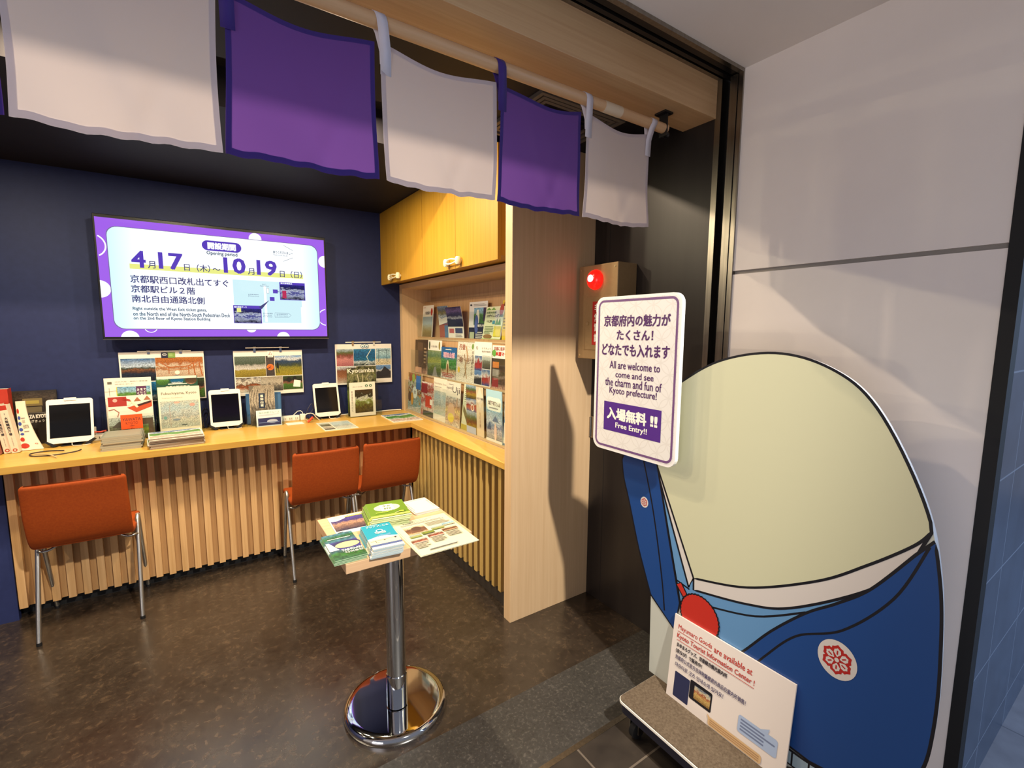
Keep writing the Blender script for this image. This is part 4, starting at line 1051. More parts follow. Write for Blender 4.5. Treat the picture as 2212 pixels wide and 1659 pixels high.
def pile(name, label_top, label_rest, cat, group, w, h, th, n, x, y, z, rz, base, els, jit=0.004, drift=(0, 0), edge=None, seed=1):
    rnd = random.Random(seed); src = None
    for i in range(n):
        zz = z + th * (i + 1) + 0.0004 * i
        mw = frame((x + rnd.uniform(-jit, jit) + drift[0] * i, y + rnd.uniform(-jit, jit) + drift[1] * i, zz), 'F', 0, rz + rnd.uniform(-jit, jit) * 4)
        if src is None:
            src = o = sheet(name, label_rest, cat, w, h, th, base, mw, els, group, edge)
        else:
            o = src.copy(); COL.objects.link(o); o.matrix_world = mw
        if i == n - 1: o['label'] = label_top
pile('booklet', 'grey booklet on top of the pile under the orange card', 'grey booklet inside the pile under the orange card', 'booklet', 'grey booklets', 0.168, 0.20, 0.0085, 8, -0.436, 3.17, 0.8002, 0.02, GRB,
     [('r', 0.05, 0.06, 0.95, 0.94, GRB2)], 0.006, (0.0008, 0.001), mat('#a09a88', .6), 3)
pile('newspaper', 'folded colour newspaper on top of the pile before the Fukuchiyama brochure', 'folded newspaper inside the pile before the Fukuchiyama brochure', 'newspaper', 'folded newspapers', 0.245, 0.20, 0.0075, 7, -0.232, 3.085, 0.8002, 0.06, PAPER,
     [('r', 0.02, 0.02, 0.98, 0.98, PW['newsprint']), ('t', '京都府内観光ガイド', 0.08, 0.80, 0.80, 0.92, mat('#3a64a0', .5), 0.02)], 0.007, (0.0004, 0.002), mat('#8c7c6c', .6), 5)
holder('clear holder with the Fukuchiyama brochure', -0.215, 0.020, 3.455, 1.02, 0.90, 0.09)
sheet('brochure', 'dark green brochure with round pictures behind the Fukuchiyama brochure', 'brochure', 0.208, 0.347, 0.003, mat('#1c4a38', .5), frame((-0.206, 3.500, 0.806), 'S', 0.03),
      [('r', 0, 0, 1, 1, mat('#1f4c3a', .5)), ('e', 0.16, 0.92, 0.03, 0.026, PW['hills']), ('e', 0.50, 0.93, 0.033, 0.028, PW['sea']), ('e', 0.84, 0.92, 0.03, 0.026, PW['brownpic']), ('r', 0.02, 0.955, 0.98, 1.0, mat('#e0dccb', .5)),
       ('r', 0.28, 0.855, 0.74, 0.87, PAPER), ('t', '京都の観光案内', 0.22, 0.80, 0.80, 0.83, PAPER, 0.02)])
sheet('brochure', 'cream Fukuchiyama, Kyoto brochure with a pale watercolour street sketch', 'brochure', 0.208, 0.285, 0.003, mat('#e9e2cc', .5), frame((-0.200, 3.466, 0.806), 'S', 0.03),
      [('t', 'Fukuchiyama, Kyoto', 0.08, 0.82, 0.92, 0.89, mat('#6a5a48', .5), 0.012), ('t', 'Tourism Guidebook', 0.08, 0.755, 0.58, 0.785, mat('#b8ac98', .5)), ('r', 0.04, 0.13, 0.96, 0.70, PW['sketch']),
       ('s', [(0.26, 0.15), (0.25, 0.60), (0.33, 0.66)], 0.002, mat('#a88c7c', .5)), ('e', 0.43, 0.665, 0.016, 0.006, mat('#c8a898', .5)), ('e', 0.80, 0.60, 0.014, 0.010, mat('#c89c90', .5)), ('e', 0.14, 0.35, 0.008, 0.010, mat('#6a9c94', .5)), ('e', 0.40, 0.30, 0.02, 0.006, mat('#7c8894', .5)), ('e', 0.58, 0.18, 0.016, 0.003, mat('#54605c', .5))])
# stone wall brochure group
holder('clear holder with the stone wall brochure and its blue brochure', 0.256, 0.478, 3.475, 1.06, 0.88, 0.085)
sheet('brochure', 'mid blue brochure behind the stone wall brochure', 'brochure', 0.212, 0.205, 0.003, mat('#3c6a9c', .5), frame((0.261, 3.543, 0.806), 'S', 0.03),
      [('r', 0.03, 0.05, 0.24, 0.93, mat('#4878ac', .5)), ('r', 0.80, 0.05, 0.97, 0.93, mat('#4878ac', .5)), ('r', 0.03, 0.3, 0.97, 0.32, mat('#2c5484', .5))])
sheet('brochure', 'stone castle wall brochure with a navy title plate', 'brochure', 0.150, 0.262, 0.003, mat('#9c9080', .5), frame((0.278, 3.495, 0.806), 'S', 0.03),
      [('r', 0, 0, 1, 1, PW['stones']), ('p', [(0.0, 1.0), (0.22, 1.0), (0.0, 0.80)], mat('#6c6458', .5)), ('r', 0.36, 0.42, 0.60, 0.80, mat('#23344c', .5)), ('v', '福知山城', 0.42, 0.45, 0.54, 0.77, PAPER, 0.04)] +
      [('s', [(0.05 + 0.11 * i, 0.1 + 0.05 * (i % 3)), (0.12 + 0.11 * i, 0.35 + 0.04 * (i % 2)), (0.03 + 0.11 * i, 0.62), (0.14 + 0.1 * i, 0.9)], 0.0025, mat('#3f3a34', .5)) for i in range(8) if i not in (3, 4)])
sheet('leaflet_card', 'pale blue card with a night ship photo before the stone wall brochure', 'card', 0.150, 0.108, 0.002, mat('#d8e4ea', .5), frame((0.307, 3.438, 0.8005), 'S', 0.12),
      [('t', '海の京都クルーズ', 0.10, 0.78, 0.92, 0.90, mat('#8cb4a8', .5), 0.01), ('l', 0.10, 0.64, 0.9, 0.74, 2, mat('#a8b4c4', .5)), ('r', 0.06, 0.06, 0.97, 0.52, mat('#22285c', .5)), ('e', 0.62, 0.30, 0.032, 0.012, mat('#aab4c8', .5)), ('r', 0.1, 0.22, 0.9, 0.26, mat('#6a7cac', .5))])
holder('clear holder carrying the pale blue ship card', 0.300, 0.466, 3.430, 0.87, 0.83, 0.03)
sheet('note_paper', 'blank white note lying by the power strip', 'paper', 0.105, 0.085, 0.0008, WHITEP, frame((0.485, 3.395, 0.8012), 'F', 0, 0.03), [])
sheet('map_leaflet', 'grey map leaflet lying at the counter edge in front of the third tablet', 'leaflet', 0.210, 0.290, 0.003, mat('#d9d2bc', .5), frame((0.652, 3.068, 0.8034), 'F', 0, -0.01),
      [('r', 0.38, 0.08, 0.97, 0.95, PW['sketch']), ('r', 0.04, 0.10, 0.34, 0.44, PW['stones']), ('r', 0.04, 0.50, 0.34, 0.92, PW['temple'])])
sheet('newspaper', 'colour newspaper lying alone in the counter corner by the rack', 'newspaper', 0.215, 0.300, 0.005, PAPER, frame((1.112, 3.105, 0.8056), 'F', 0, -0.03),
      [('r', 0.02, 0.02, 0.98, 0.98, PW['newsprint']), ('t', '京都府内観光ガイド', 0.08, 0.84, 0.80, 0.93, mat('#3a64a0', .5), 0.02)])
# forest + maple
holder('tall clear holder with the forest brochure', 0.895, 1.142, 3.440, 1.06, 0.92, 0.085)
sheet('brochure', 'tall dark forest brochure lettered Kyotamba', 'brochure', 0.205, 0.355, 0.003, mat('#3a3a28', .5), frame((0.906, 3.485, 0.806), 'S', 0.02),
      [('r', 0, 0, 1, 1, PW['forest']), ('t', 'Kyotamba', 0.03, 0.87, 0.98, 0.985, PAPER, 0.01), ('s', [(0.36, 0.62), (0.40, 0.75), (0.36, 0.86)], 0.006, mat('#c8c0a0', .5)), ('s', [(0.55, 0.60), (0.56, 0.86)], 0.005, mat('#b8b08c', .5)), ('s', [(0.8, 0.62), (0.7, 0.8), (0.78, 0.87)], 0.005, mat('#a8a07c', .5)), ('o', 0.84, 0.78, 0.07, 0.02, mat('#8c8c7c', .5))])
sheet('brochure', 'white brochure with a maple waterfall photo and two green badges', 'brochure', 0.188, 0.250, 0.003, mat('#e9e2d2', .5), frame((0.912, 3.452, 0.806), 'S', 0.03),
      [('r', 0.20, 0.10, 0.90, 0.78, PW['maple']), ('c', 0.66, 0.89, 0.055, mat('#2c6a48', .5)), ('c', 0.82, 0.89, 0.055, mat('#2c6a48', .5)), ('p', [(0.63, 0.87), (0.66, 0.92), (0.69, 0.87)], PAPER), ('p', [(0.79, 0.87), (0.82, 0.92), (0.85, 0.87)], PAPER),
       ('t', '森の京都', 0.12, 0.86, 0.50, 0.885, GREYT), ('v', '質志鍾乳洞へ行く', 0.06, 0.14, 0.12, 0.76, GREYT, 0.0)])

# ================================================================== brochures in the wall rack
def rk(tier, ya, yb, zt, label, base, els, zb=None, bend=0.0, tilt=0.0, cat='brochure', dx=0.0, t=0.004, rot=0.0):
    xf, z0, _ = TIERS[tier]
    zb = z0 + 0.0008 if zb is None else zb
    w, h = ya - yb, zt - zb
    bf = None
    if bend:
        def bf(p): return Vector((p.x + tilt * p.y, p.y, p.z + bend * (p.y / h) ** 2))
    elif tilt:
        def bf(p): return Vector((p.x + tilt * p.y, p.y, p.z))
    return sheet('brochure', label, cat, w, h, t, base, frame((xf + 0.012 + dx, ya, zb), 'W', 0.045), els, ('brochures on the top rack tier', 'brochures on the middle rack tier', 'brochures on the bottom rack tier')[2 - tier], bend=bf, ny=10 if bend else 1)
CRM = mat('#e6dec6', .5); WHB = mat('#e8e2d4', .5)
# top tier
rk(2, 3.510, 3.318, 1.628, 'white brochure with a reed grassland photo, by the rack side', WHB, [('r', 0.04, 0.04, 0.96, 0.66, PW['grassland']), ('t', '小旅案内', 0.20, 0.72, 0.72, 0.82, INK, .02), ('e', 0.86, 0.80, 0.018, 0.028, RED), ('l', 0.06, 0.92, 0.3, 0.95, 1, RED)], tilt=0.08)
rk(2, 3.19, 3.02, 1.612, 'coast and mountain brochure curling over behind the grassland one', WHB, [('r', 0, 0.42, 1, 1, PW['coast']), ('r', 0, 0.0, 0.5, 0.42, mat('#a8604c', .5)), ('r', 0.5, 0, 1, 0.42, mat('#5c7c9c', .5)), ('p', [(0.0, 0.42), (0.9, 0.52), (0.8, 0.68), (0.3, 0.62), (0.0, 0.7)], PAPER)], bend=0.02, tilt=-0.12, dx=0.010)
rk(2, 3.03, 2.80, 1.598, 'dark violet night harbour brochure curling forward', WHB, [('r', 0, 0.40, 1, 1, PW['nightship']), ('p', [(0.0, 0.46), (0.5, 0.42), (0.7, 0.55), (0.05, 0.66)], mat('#23263a', .5)), ('r', 0.06, 0.04, 0.42, 0.36, WHB), ('r', 0.08, 0.20, 0.40, 0.34, mat('#b45c58', .5)), ('r', 0.48, 0.20, 0.94, 0.36, mat('#3c4464', .5)), ('l', 0.48, 0.03, 0.94, 0.17, 3, GREYT)], bend=0.03, tilt=-0.06)
rk(2, 2.745, 2.515, 1.624, 'white and navy event brochure with green hills, top tier', mat('#dcd8d4', .5), [('r', 0.0, 0.0, 1, 0.34, mat('#1c2036', .5)), ('r', 0.06, 0.04, 0.32, 0.22, mat('#a8b08c', .5)), ('l', 0.40, 0.05, 0.9, 0.24, 4, PAPER), ('r', 0.28, 0.40, 1, 0.84, PW['hills']), ('r', 0.80, 0.5, 1.0, 0.84, mat('#3c2848', .5)), ('e', 0.50, 0.6, 0.02, 0.05, PAPER), ('e', 0.44, 0.42, 0.025, 0.06, mat('#4c5c9c', .5)), ('r', 0.50, 0.32, 0.95, 0.44, mat('#2c2c3c', .5)), ('t', '観光大使', 0.52, 0.35, 0.92, 0.42, PAPER, .02), ('l', 0.25, 0.88, 0.95, 0.95, 2, GREYT), ('r', 0.06, 0.9, 0.16, 0.94, INK)], dx=0.004)
rk(2, 2.560, 2.350, 1.585, 'yellow-green event brochure dated 2025 with little hills and trees', mat('#e2e4bc', .5), [('p', [(0.02, 0.90), (0.16, 0.98), (0.30, 0.90)], mat('#6a9a3c', .5)), ('p', [(0.28, 0.90), (0.42, 0.98), (0.56, 0.90)], mat('#7ca84c', .5)), ('e', 0.86, 0.90, 0.022, 0.034, mat('#b44c34', .5)), ('t', 'お茶の京都', 0.06, 0.80, 0.60, 0.86, mat('#5c7c34', .5), .02), ('t', 'ロゲイニング 2025', 0.12, 0.70, 0.98, 0.78, INK, .03), ('t', '11.29', 0.15, 0.55, 0.42, 0.61, INK, .03), ('r', 0.46, 0.50, 0.60, 0.60, mat('#4c94a8', .5)), ('p', [(0.62, 0.48), (0.70, 0.66), (0.78, 0.48)], mat('#6aa03c', .5)), ('p', [(0.76, 0.48), (0.84, 0.66), (0.92, 0.48)], mat('#5c9434', .5)), ('r', 0.60, 0.14, 0.98, 0.44, mat('#d8cc3c', .5)), ('l', 0.08, 0.22, 0.55, 0.46, 5, mat('#8c9a6c', .5)), ('e', 0.3, 0.14, 0.05, 0.014, mat('#8c6a3c', .5)), ('r', 0, 0, 1, 0.08, mat('#a8b46c', .5))], tilt=0.22, dx=-0.003)
rk(2, 2.335, 2.20, 1.618, 'yellow brochure half hidden by the end panel, top tier', mat('#d8b81c', .5), [('e', 0.25, 0.88, 0.02, 0.025, mat('#7c3c1c', .5)), ('e', 0.5, 0.70, 0.03, 0.03, INK), ('l', 0.1, 0.3, 0.9, 0.6, 4, mat('#8c6a1c', .5))])
# middle tier
rk(1, 3.515, 3.27, 1.364, 'brown photo brochure at the rack side, middle tier', mat('#6a5440', .5), [('r', 0, 0, 1, 1, PW['brownpic']), ('r', 0.20, 0.3, 0.62, 0.92, mat('#5c4634', .5)), ('r', 0.05, 0.02, 0.55, 0.18, mat('#d8a484', .5)), ('l', 0.7, 0.3, 0.9, 0.8, 5, mat('#a88c6c', .5))])
rk(1, 3.275, 3.04, 1.366, 'white-topped garden brochure with moss and a grey stone lantern', WHB, [('r', 0, 0, 1, 0.72, PW['garden']), ('p', [(0.40, 0.0), (0.52, 0.26), (0.62, 0.26), (0.78, 0.0)], mat('#8c8a84', .5)), ('t', '美 意 識 風', 0.28, 0.80, 0.70, 0.86, GREYT, .01), ('e', 0.14, 0.86, 0.012, 0.03, mat('#3c4c2c', .5)), ('e', 0.85, 0.86, 0.012, 0.03, mat('#8c7c2c', .5))])
rk(1, 3.036, 2.805, 1.325, 'bright blue and green brochure with pink block lettering', mat('#2c78b4', .5), [('r', 0, 0, 1, 1, PW['greenfield']), ('t', '福知山城', 0.14, 0.66, 0.90, 0.84, mat('#e05c7c', .5), .06), ('t', '福知山城', 0.14, 0.66, 0.90, 0.84, mat('#f0e8ec', .5), .0), ('e', 0.46, 0.36, 0.022, 0.05, mat('#d8c8a0', .5)), ('e', 0.46, 0.30, 0.014, 0.04, mat('#8c5c34', .5)), ('l', 0.12, 0.05, 0.9, 0.2, 3, mat('#b4544c', .5)), ('l', 0.3, 0.9, 0.75, 0.95, 1, PAPER)], dx=-0.002)
rk(1, 2.795, 2.555, 1.366, 'cream brochure with brown brush drawing, bulging outward', CRM, [('r', 0, 0, 1, 1, PW['brushbrown']), ('t', '丹後', 0.10, 0.80, 0.45, 0.95, mat('#8c4c2c', .5), .02), ('t', '山', 0.16, 0.50, 0.34, 0.64, mat('#6a4a2c', .5), .03), ('e', 0.85, 0.9, 0.012, 0.018, mat('#6a8c3c', .5)), ('s', [(0.5, 0.9), (0.62, 0.6), (0.5, 0.4), (0.62, 0.1)], 0.012, mat('#a88458', .5)), ('s', [(0.42, 0.7), (0.58, 0.35), (0.46, 0.12)], 0.008, mat('#8c6c44', .5)), ('e', 0.16, 0.3, 0.016, 0.02, mat('#d8b43c', .5)), ('v', '海の京都めぐり', 0.84, 0.2, 0.92, 0.8, mat('#6a5c44', .5))], bend=-0.010, dx=-0.006)
rk(1, 2.560, 2.355, 1.372, 'white-topped brochure with red and blue photo grid, middle tier', WHB, [('r', 0.04, 0.02, 0.48, 0.34, PW['castle']), ('r', 0.04, 0.34, 0.48, 0.68, PW['redblue']), ('r', 0.50, 0.02, 0.96, 0.38, PW['redblue']), ('r', 0.50, 0.40, 0.96, 0.70, PW['temple']), ('p', [(0.12, 0.40), (0.26, 0.64), (0.40, 0.40)], mat('#a8342c', .5)), ('o', 0.16, 0.86, 0.05, 0.02, GREYT), ('t', 'とうきょう', 0.45, 0.84, 0.95, 0.88, GREYT, .01), ('t', '亀岡京都府', 0.45, 0.77, 0.95, 0.81, GREYT, .01)], dx=-0.004)
rk(1, 2.352, 2.14, 1.357, 'brochure with red and green title and brown temple photos, middle tier', WHB, [('r', 0.0, 0.0, 1, 0.70, PW['brownpic']), ('r', 0.04, 0.48, 0.36, 0.62, mat('#c8742c', .5)), ('r', 0.04, 0.28, 0.36, 0.45, mat('#8c8478', .5)), ('r', 0.04, 0.04, 0.36, 0.24, mat('#8c2c24', .5)), ('t', '京都に乾杯', 0.08, 0.88, 0.62, 0.97, mat('#a86a5c', .5), .02), ('t', '日本酒マップ', 0.04, 0.76, 0.9, 0.86, RED, .04), ('e', 0.1, 0.82, 0.02, 0.02, mat('#5c9a3c', .5))])
# bottom tier
rk(0, 3.535, 3.275, 1.108, 'food photo brochure at the rack side, bottom tier', WHB, [('r', 0, 0, 1, 1, PW['foods']), ('c', 0.52, 0.50, 0.18, mat('#dde4dc', .5)), ('t', '食', 0.44, 0.46, 0.62, 0.56, GREYT, .01), ('e', 0.18, 0.86, 0.03, 0.03, mat('#8c4c34', .5)), ('e', 0.42, 0.88, 0.03, 0.03, mat('#8ca04c', .5)), ('e', 0.14, 0.36, 0.03, 0.04, mat('#5c4434', .5)), ('e', 0.34, 0.32, 0.025, 0.05, mat('#d89c3c', .5)), ('r', 0.62, 0.60, 0.95, 0.95, mat('#3c6aac', .5))], tilt=0.0)
rk(0, 3.275, 3.055, 1.062, 'red brochure with white flowers, bottom tier', mat('#a83c34', .5), [('r', 0, 0, 1, 1, PW['redwhite']), ('r', 0.0, 0.66, 0.5, 0.95, mat('#8c2c2c', .5)), ('r', 0.36, 0.26, 0.85, 0.6, mat('#c4442c', .5)), ('r', 0.72, 0.36, 0.95, 0.52, PAPER), ('r', 0.2, 0.0, 1, 0.16, mat('#4c4438', .5))])
rk(0, 3.060, 2.85, 1.108, 'pale Fukuchiyama brochure with grey sketch in the rack bottom tier', mat('#e6dfca', .5), [('t', 'Fukuchiyama, Kyoto', 0.06, 0.84, 0.98, 0.90, mat('#8a7a68', .5)), ('l', 0.08, 0.78, 0.6, 0.81, 1, GREYT), ('r', 0.06, 0.14, 0.95, 0.70, PW['sketch'])])
rk(0, 2.850, 2.645, 1.104, 'kyoto Uji brochure with a pale clay teapot shape', mat('#ddd6c4', .5), [('r', 0.0, 0.0, 1, 0.66, PW['bread']), ('t', 'kyoto', 0.05, 0.80, 0.42, 0.89, INK, .0), ('t', 'Uji', 0.46, 0.72, 0.95, 0.90, INK, .0), ('e', 0.40, 0.28, 0.055, 0.07, mat('#c8a484', .5)), ('e', 0.40, 0.18, 0.045, 0.03, mat('#d8c44c', .5)), ('e', 0.80, 0.5, 0.008, 0.05, mat('#b48c6c', .5)), ('l', 0.2, 0.93, 0.7, 0.95, 1, GREYT)], dx=-0.004)
rk(0, 2.640, 2.515, 1.106, 'narrow pale green leaflet wedged beside the kyoto Uji brochure', mat('#cfd4b4', .5), [('l', 0.15, 0.6, 0.85, 0.95, 8, mat('#8c9470', .5)), ('p', [(0.1, 0.55), (0.9, 0.2), (0.6, 0.15), (0.1, 0.4)], mat('#5c5c3c', .5)), ('r', 0, 0, 1, 0.12, mat('#a89c3c', .5))], tilt=0.10, dx=0.004)
rk(0, 2.545, 2.330, 1.106, 'autumn mountain brochure with plated food and a peach diamond strip', mat('#4c4434', .5), [('r', 0.0, 0.72, 0.62, 1, PW['autumn']), ('r', 0.0, 0.46, 0.62, 0.72, PW['redblue']), ('c', 0.36, 0.54, 0.10, PAPER), ('c', 0.36, 0.54, 0.07, mat('#b4583c', .5)), ('r', 0, 0, 0.62, 0.46, PW['autumn']), ('r', 0, 0, 0.55, 0.14, mat('#a8b4c8', .5)), ('r', 0.60, 0.0, 1, 1, mat('#d8c4a4', .5)), ('p', [(0.80, 1.0), (1.0, 0.78), (0.80, 0.56), (0.60, 0.78)], mat('#e2d4bc', .5)), ('t', 'ふるさと納税', 0.64, 0.74, 0.98, 0.79, INK, .01), ('v', '旬の京都', 0.76, 0.18, 0.84, 0.5, mat('#b48c6c', .5))], tilt=-0.12, dx=-0.002)
rk(0, 2.300, 2.130, 1.105, 'sky blue castle town brochure with white houses', mat('#a8d0dc', .5), [('r', 0, 0.05, 1, 0.60, PW['castletown']), ('R', 0.06, 0.60, 0.94, 0.86, 0.02, mat('#e8ecdc', .5)), ('t', '城下町', 0.14, 0.70, 0.62, 0.79, INK, .02), ('t', 'さんぽ', 0.64, 0.70, 0.90, 0.78, INK, .02), ('l', 0.2, 0.63, 0.8, 0.68, 1, GREYT), ('p', [(0.06, 0.22), (0.2, 0.38), (0.34, 0.22)], mat('#54647c', .5)), ('p', [(0.4, 0.40), (0.6, 0.52), (0.8, 0.40)], mat('#6a7c94', .5)), ('e', 0.6, 0.2, 0.014, 0.05, mat('#e8c8b4', .5)), ('r', 0, 0, 1, 0.05, PAPER)], tilt=-0.10, dx=-0.006)
rk(0, 2.135, 1.93, 1.100, 'blue brochure half hidden by the end panel, bottom tier', mat('#4c84ac', .5), [('r', 0.0, 0.5, 1, 1, PW['castletown']), ('r', 0.02, 0.04, 0.98, 0.44, PAPER), ('l', 0.1, 0.08, 0.9, 0.4, 6, mat('#6a8ca8', .5))])

# ================================================================== chairs
FAB = noise_mat('orange_fabric', [(0.3, '#8c3808'), (0.7, '#97400b')], nscale=120, detail=2, rough=0.75, spec=0.25, bump=0.08)
def make_chair(label):
    t = thing('chair', label, 'chair', (0, 0, 0), 'orange visitor chairs')
    prof = [(-0.072, 0.768), (-0.064, 0.70), (-0.050, 0.62), (-0.034, 0.555), (-0.018, 0.510), (0.004, 0.476), (0.036, 0.456), (0.085, 0.448), (0.15, 0.447), (0.22, 0.450), (0.28, 0.452), (0.325, 0.446), (0.345, 0.432)]
    pts = []
    for i in range(len(prof) - 1):   # smooth the profile
        p0, p1, p2, p3 = (Vector((*prof[max(0, min(len(prof) - 1, i + d))], 0)) for d in (-1, 0, 1, 2))
        for k in range(3):
            q = k / 3
            pts.append(0.5 * ((2 * p1) + (p2 - p0) * q + (2 * p0 - 5 * p1 + 4 * p2 - p3) * q * q + (3 * p1 - p0 - 3 * p2 + p3) * q ** 3))
    pts.append(Vector((*prof[-1], 0)))
    def ease(a, b, d): return a + (b - a).normalized() * d
    pts = [pts[0], ease(pts[0], pts[1], 0.003), ease(pts[0], pts[1], 0.009)] + pts[1:-1] + [ease(pts[-1], pts[-2], 0.009), ease(pts[-1], pts[-2], 0.003), pts[-1]]
    XF = (-1.0, -0.985, -0.95, -0.8, -0.55, -0.28, 0.0, 0.28, 0.55, 0.8, 0.95, 0.985, 1.0)
    EF = (0.30, 0.72, 0.96, 1.0)
    n = len(pts); w = 0.182; nx = 12; th = 0.014
    def shell(lo, hi):
        g = G(); idx = list(range(lo, hi + 1)); front = []; back = []
        for a in idx:
            p = pts[a]; d = (pts[min(a + 1, n - 1)] - pts[max(a - 1, 0)]).normalized(); nn = Vector((-d.y, d.x, 0))
            e = EF[min(3, a, n - 1 - a)]
            wr = w - 0.016 * (0.0, 0.10, 0.42, 1.0)[3 - min(3, a, n - 1 - a)] - 0.004 * max(0, 1 - a / 8)
            for sgn, lst in ((1, front), (-1, back)):
                row = []
                for i in range(nx + 1):
                    x = wr * XF[i]
                    ed = EF[min(3, i, nx - i)]
                    q = p + nn * sgn * th * min(e, ed) - nn * 0.010 * (1 - (x / w) ** 2) * (1 if a < 16 else 0.3)
                    row.append((x, q.x, q.y))
                lst.append(row)
        m = len(idx); vs = [v for r in front for v in r] + [v for r in back for v in r]; fs = []; c = nx + 1; off = m * c
        for j in range(m - 1):
            for i in range(nx):
                a, b = j * c + i, j * c + i + 1
                fs.append((a, b, b + c, a + c)); fs.append((off + a, off + a + c, off + b + c, off + b))
            fs.append((j * c, (j + 1) * c, off + (j + 1) * c, off + j * c))
            e0 = j * c + nx; fs.append((e0, off + e0, off + e0 + c, e0 + c))
        fs.append(tuple([i for i in range(c)] + [off + i for i in reversed(range(c))]))
        l = (m - 1) * c; fs.append(tuple([off + l + i for i in range(c)] + [l + i for i in reversed(range(c))]))
        g.add(vs, fs, FAB, True); return g
    shell(0, 19).build('backrest', t); shell(19, n - 1).build('seat', t)
    for s in (-1, 1):
        x = s * 0.185
        apex = [(x, 0.150, 0.474), (x, 0.168, 0.484), (x, 0.186, 0.474)]
        g = G(); g.tube([(s * 0.187, 0.0, 0.012), (x, 0.14, 0.450), *apex[:2]], 0.0095, ALU, 12); g.build('leg', t)
        g = G(); g.tube([(x, 0.168, 0.484), apex[2], (x, 0.20, 0.445), (s * 0.187, 0.355, 0.012)], 0.0095, ALU, 12); g.build('leg', t)
        for yy in (0.0, 0.355):
            g = G(); g.lathe([(0, 0.0), (0.0098, 0.0), (0.0105, 0.004), (0.0100, 0.016), (0, 0.016)], BLACKR, s * 0.187, yy, 14); g.build('foot_cap', t)
        g = G(); pa = []
        for i in range(13):
            q = i / 12
            pa.append((s * (0.186 - 0.15 * q), 0.085 + 0.06 * q, 0.420 - 0.030 * math.sin(PI * min(1, q * 1.6)) * (1 - q) + 0.018 * q))
        g.tube([(s * 0.184, 0.122, 0.40), *pa[1:]], 0.006, ALU, 8); g.build('stretcher', t)
    g = G(); g.tube([(-0.15, 0.145, 0.428), (0.15, 0.145, 0.428)], 0.007, ALU, 8); g.build('crossbar', t)
    return t
c1 = make_chair('orange chair standing alone, tucked under the counter near the books')
c1.location = (-0.482, 2.850, 0)
copy_tree(c1, (0.584, 2.800, 0), 'orange chair below the third tablet, half of the touching pair')
copy_tree(c1, (0.974, 2.815, 0), 'orange chair in the corner beside the slatted display unit')

# ================================================================== pedestal table with its brochures
TX0, TY0 = 0.555, 1.594
t = thing('pedestal_table', 'small square maple table on one chrome column and round chrome base', 'table', (TX0, TY0, 0))
g = G(); g.box(TX0 - 0.216, TX0 + 0.218, TY0 - 0.202, TY0 + 0.198, 0.708, 0.740, MAPLE); g.build('tabletop', t, True, bevel=0.002)
g = G(); g.lathe([(0.0, 0.038), (0.035, 0.038), (0.035, 0.70), (0.0, 0.70)], CHROME, TX0 + 0.003, TY0 - 0.004, 48); g.build('column', t, True)
g = G(); g.lathe([(0.0, 0.0375), (0.0355, 0.0375), (0.0385, 0.040), (0.0385, 0.165), (0.0355, 0.168), (0.0352, 0.168)], CHROME, TX0 + 0.003, TY0 - 0.004, 48); g.build('sleeve', t, True)
g = G(); g.lathe([(0.0, 0.0345), (0.160, 0.0343), (0.170, 0.0338), (0.178, 0.0322), (0.184, 0.0292), (0.188, 0.0250), (0.1905, 0.0200), (0.191, 0.0150), (0.190, 0.008), (0.188, 0.003), (0.187, 0.0), (0.0, 0.0)], CHROME, TX0 + 0.008, TY0 + 0.026, 72); g.build('base', t, True)
g = G(); g.box(TX0 - 0.14, TX0 + 0.146, TY0 - 0.03, TY0 + 0.03, 0.700, 0.7075, DSTEEL); g.box(TX0 - 0.03, TX0 + 0.03, TY0 - 0.14, TY0 + 0.14, 0.700, 0.7075, DSTEEL); g.build('bracket', t, True)
TZ = 0.7403
sheet('leaflet', 'violet mountain leaflet flat on the table behind the stacks', 'leaflet', 0.134, 0.168, 0.002, WHB, frame((0.367, 1.612, TZ + 0.0022), 'F', 0, -0.03),
      [('r', 0.03, 0.16, 0.97, 0.86, PW['mountain']), ('p', [(0.0, 1.0), (0.0, 0.74), (0.20, 0.72), (0.42, 0.82), (0.55, 1.0)], WHB), ('e', 0.25, 0.90, 0.016, 0.012, mat('#9cb4b4', .5)), ('t', '村の日旅', 0.50, 0.90, 0.94, 0.97, GREYT, .01), ('r', 0.42, 0.86, 0.9, 0.90, mat('#d8c84c', .5)), ('r', 0.04, 0.04, 0.18, 0.09, INK)])
pile('brochure', 'green and violet Taiho-an tea bowl brochure on top, overhanging the table edge', 'green and violet Taiho-an brochure under the top copy', 'brochure', 'tea bowl brochures on the table', 0.098, 0.196, 0.0024, 5, 0.309, 1.401, TZ, 0.0, mat('#5c8c4c', .4),
     [('r', 0, 0, 1, 1, PW['teabowl']), ('r', 0, 0.34, 1, 0.66, mat('#382e7c', .4)), ('e', 0.58, 0.52, 0.046, 0.028, mat('#2c2858', .4)), ('e', 0.62, 0.49, 0.038, 0.022, mat('#c8c48c', .4)), ('p', [(0, 0.34), (0.3, 0.34), (0.1, 0.66), (0, 0.66)], mat('#d8dcdc', .4)), ('t', 'TAIHO-AN', 0.34, 0.25, 0.98, 0.33, WHITEP, .03), ('t', '다이호안', 0.42, 0.16, 0.98, 0.23, WHITEP, .02), ('l', 0.1, 0.76, 0.85, 0.80, 1, PAPER)], 0.003, (0.0006, 0.0), mat('#a8c49c', .6), 7)
TEAL = mat('#1c94ac', .35)
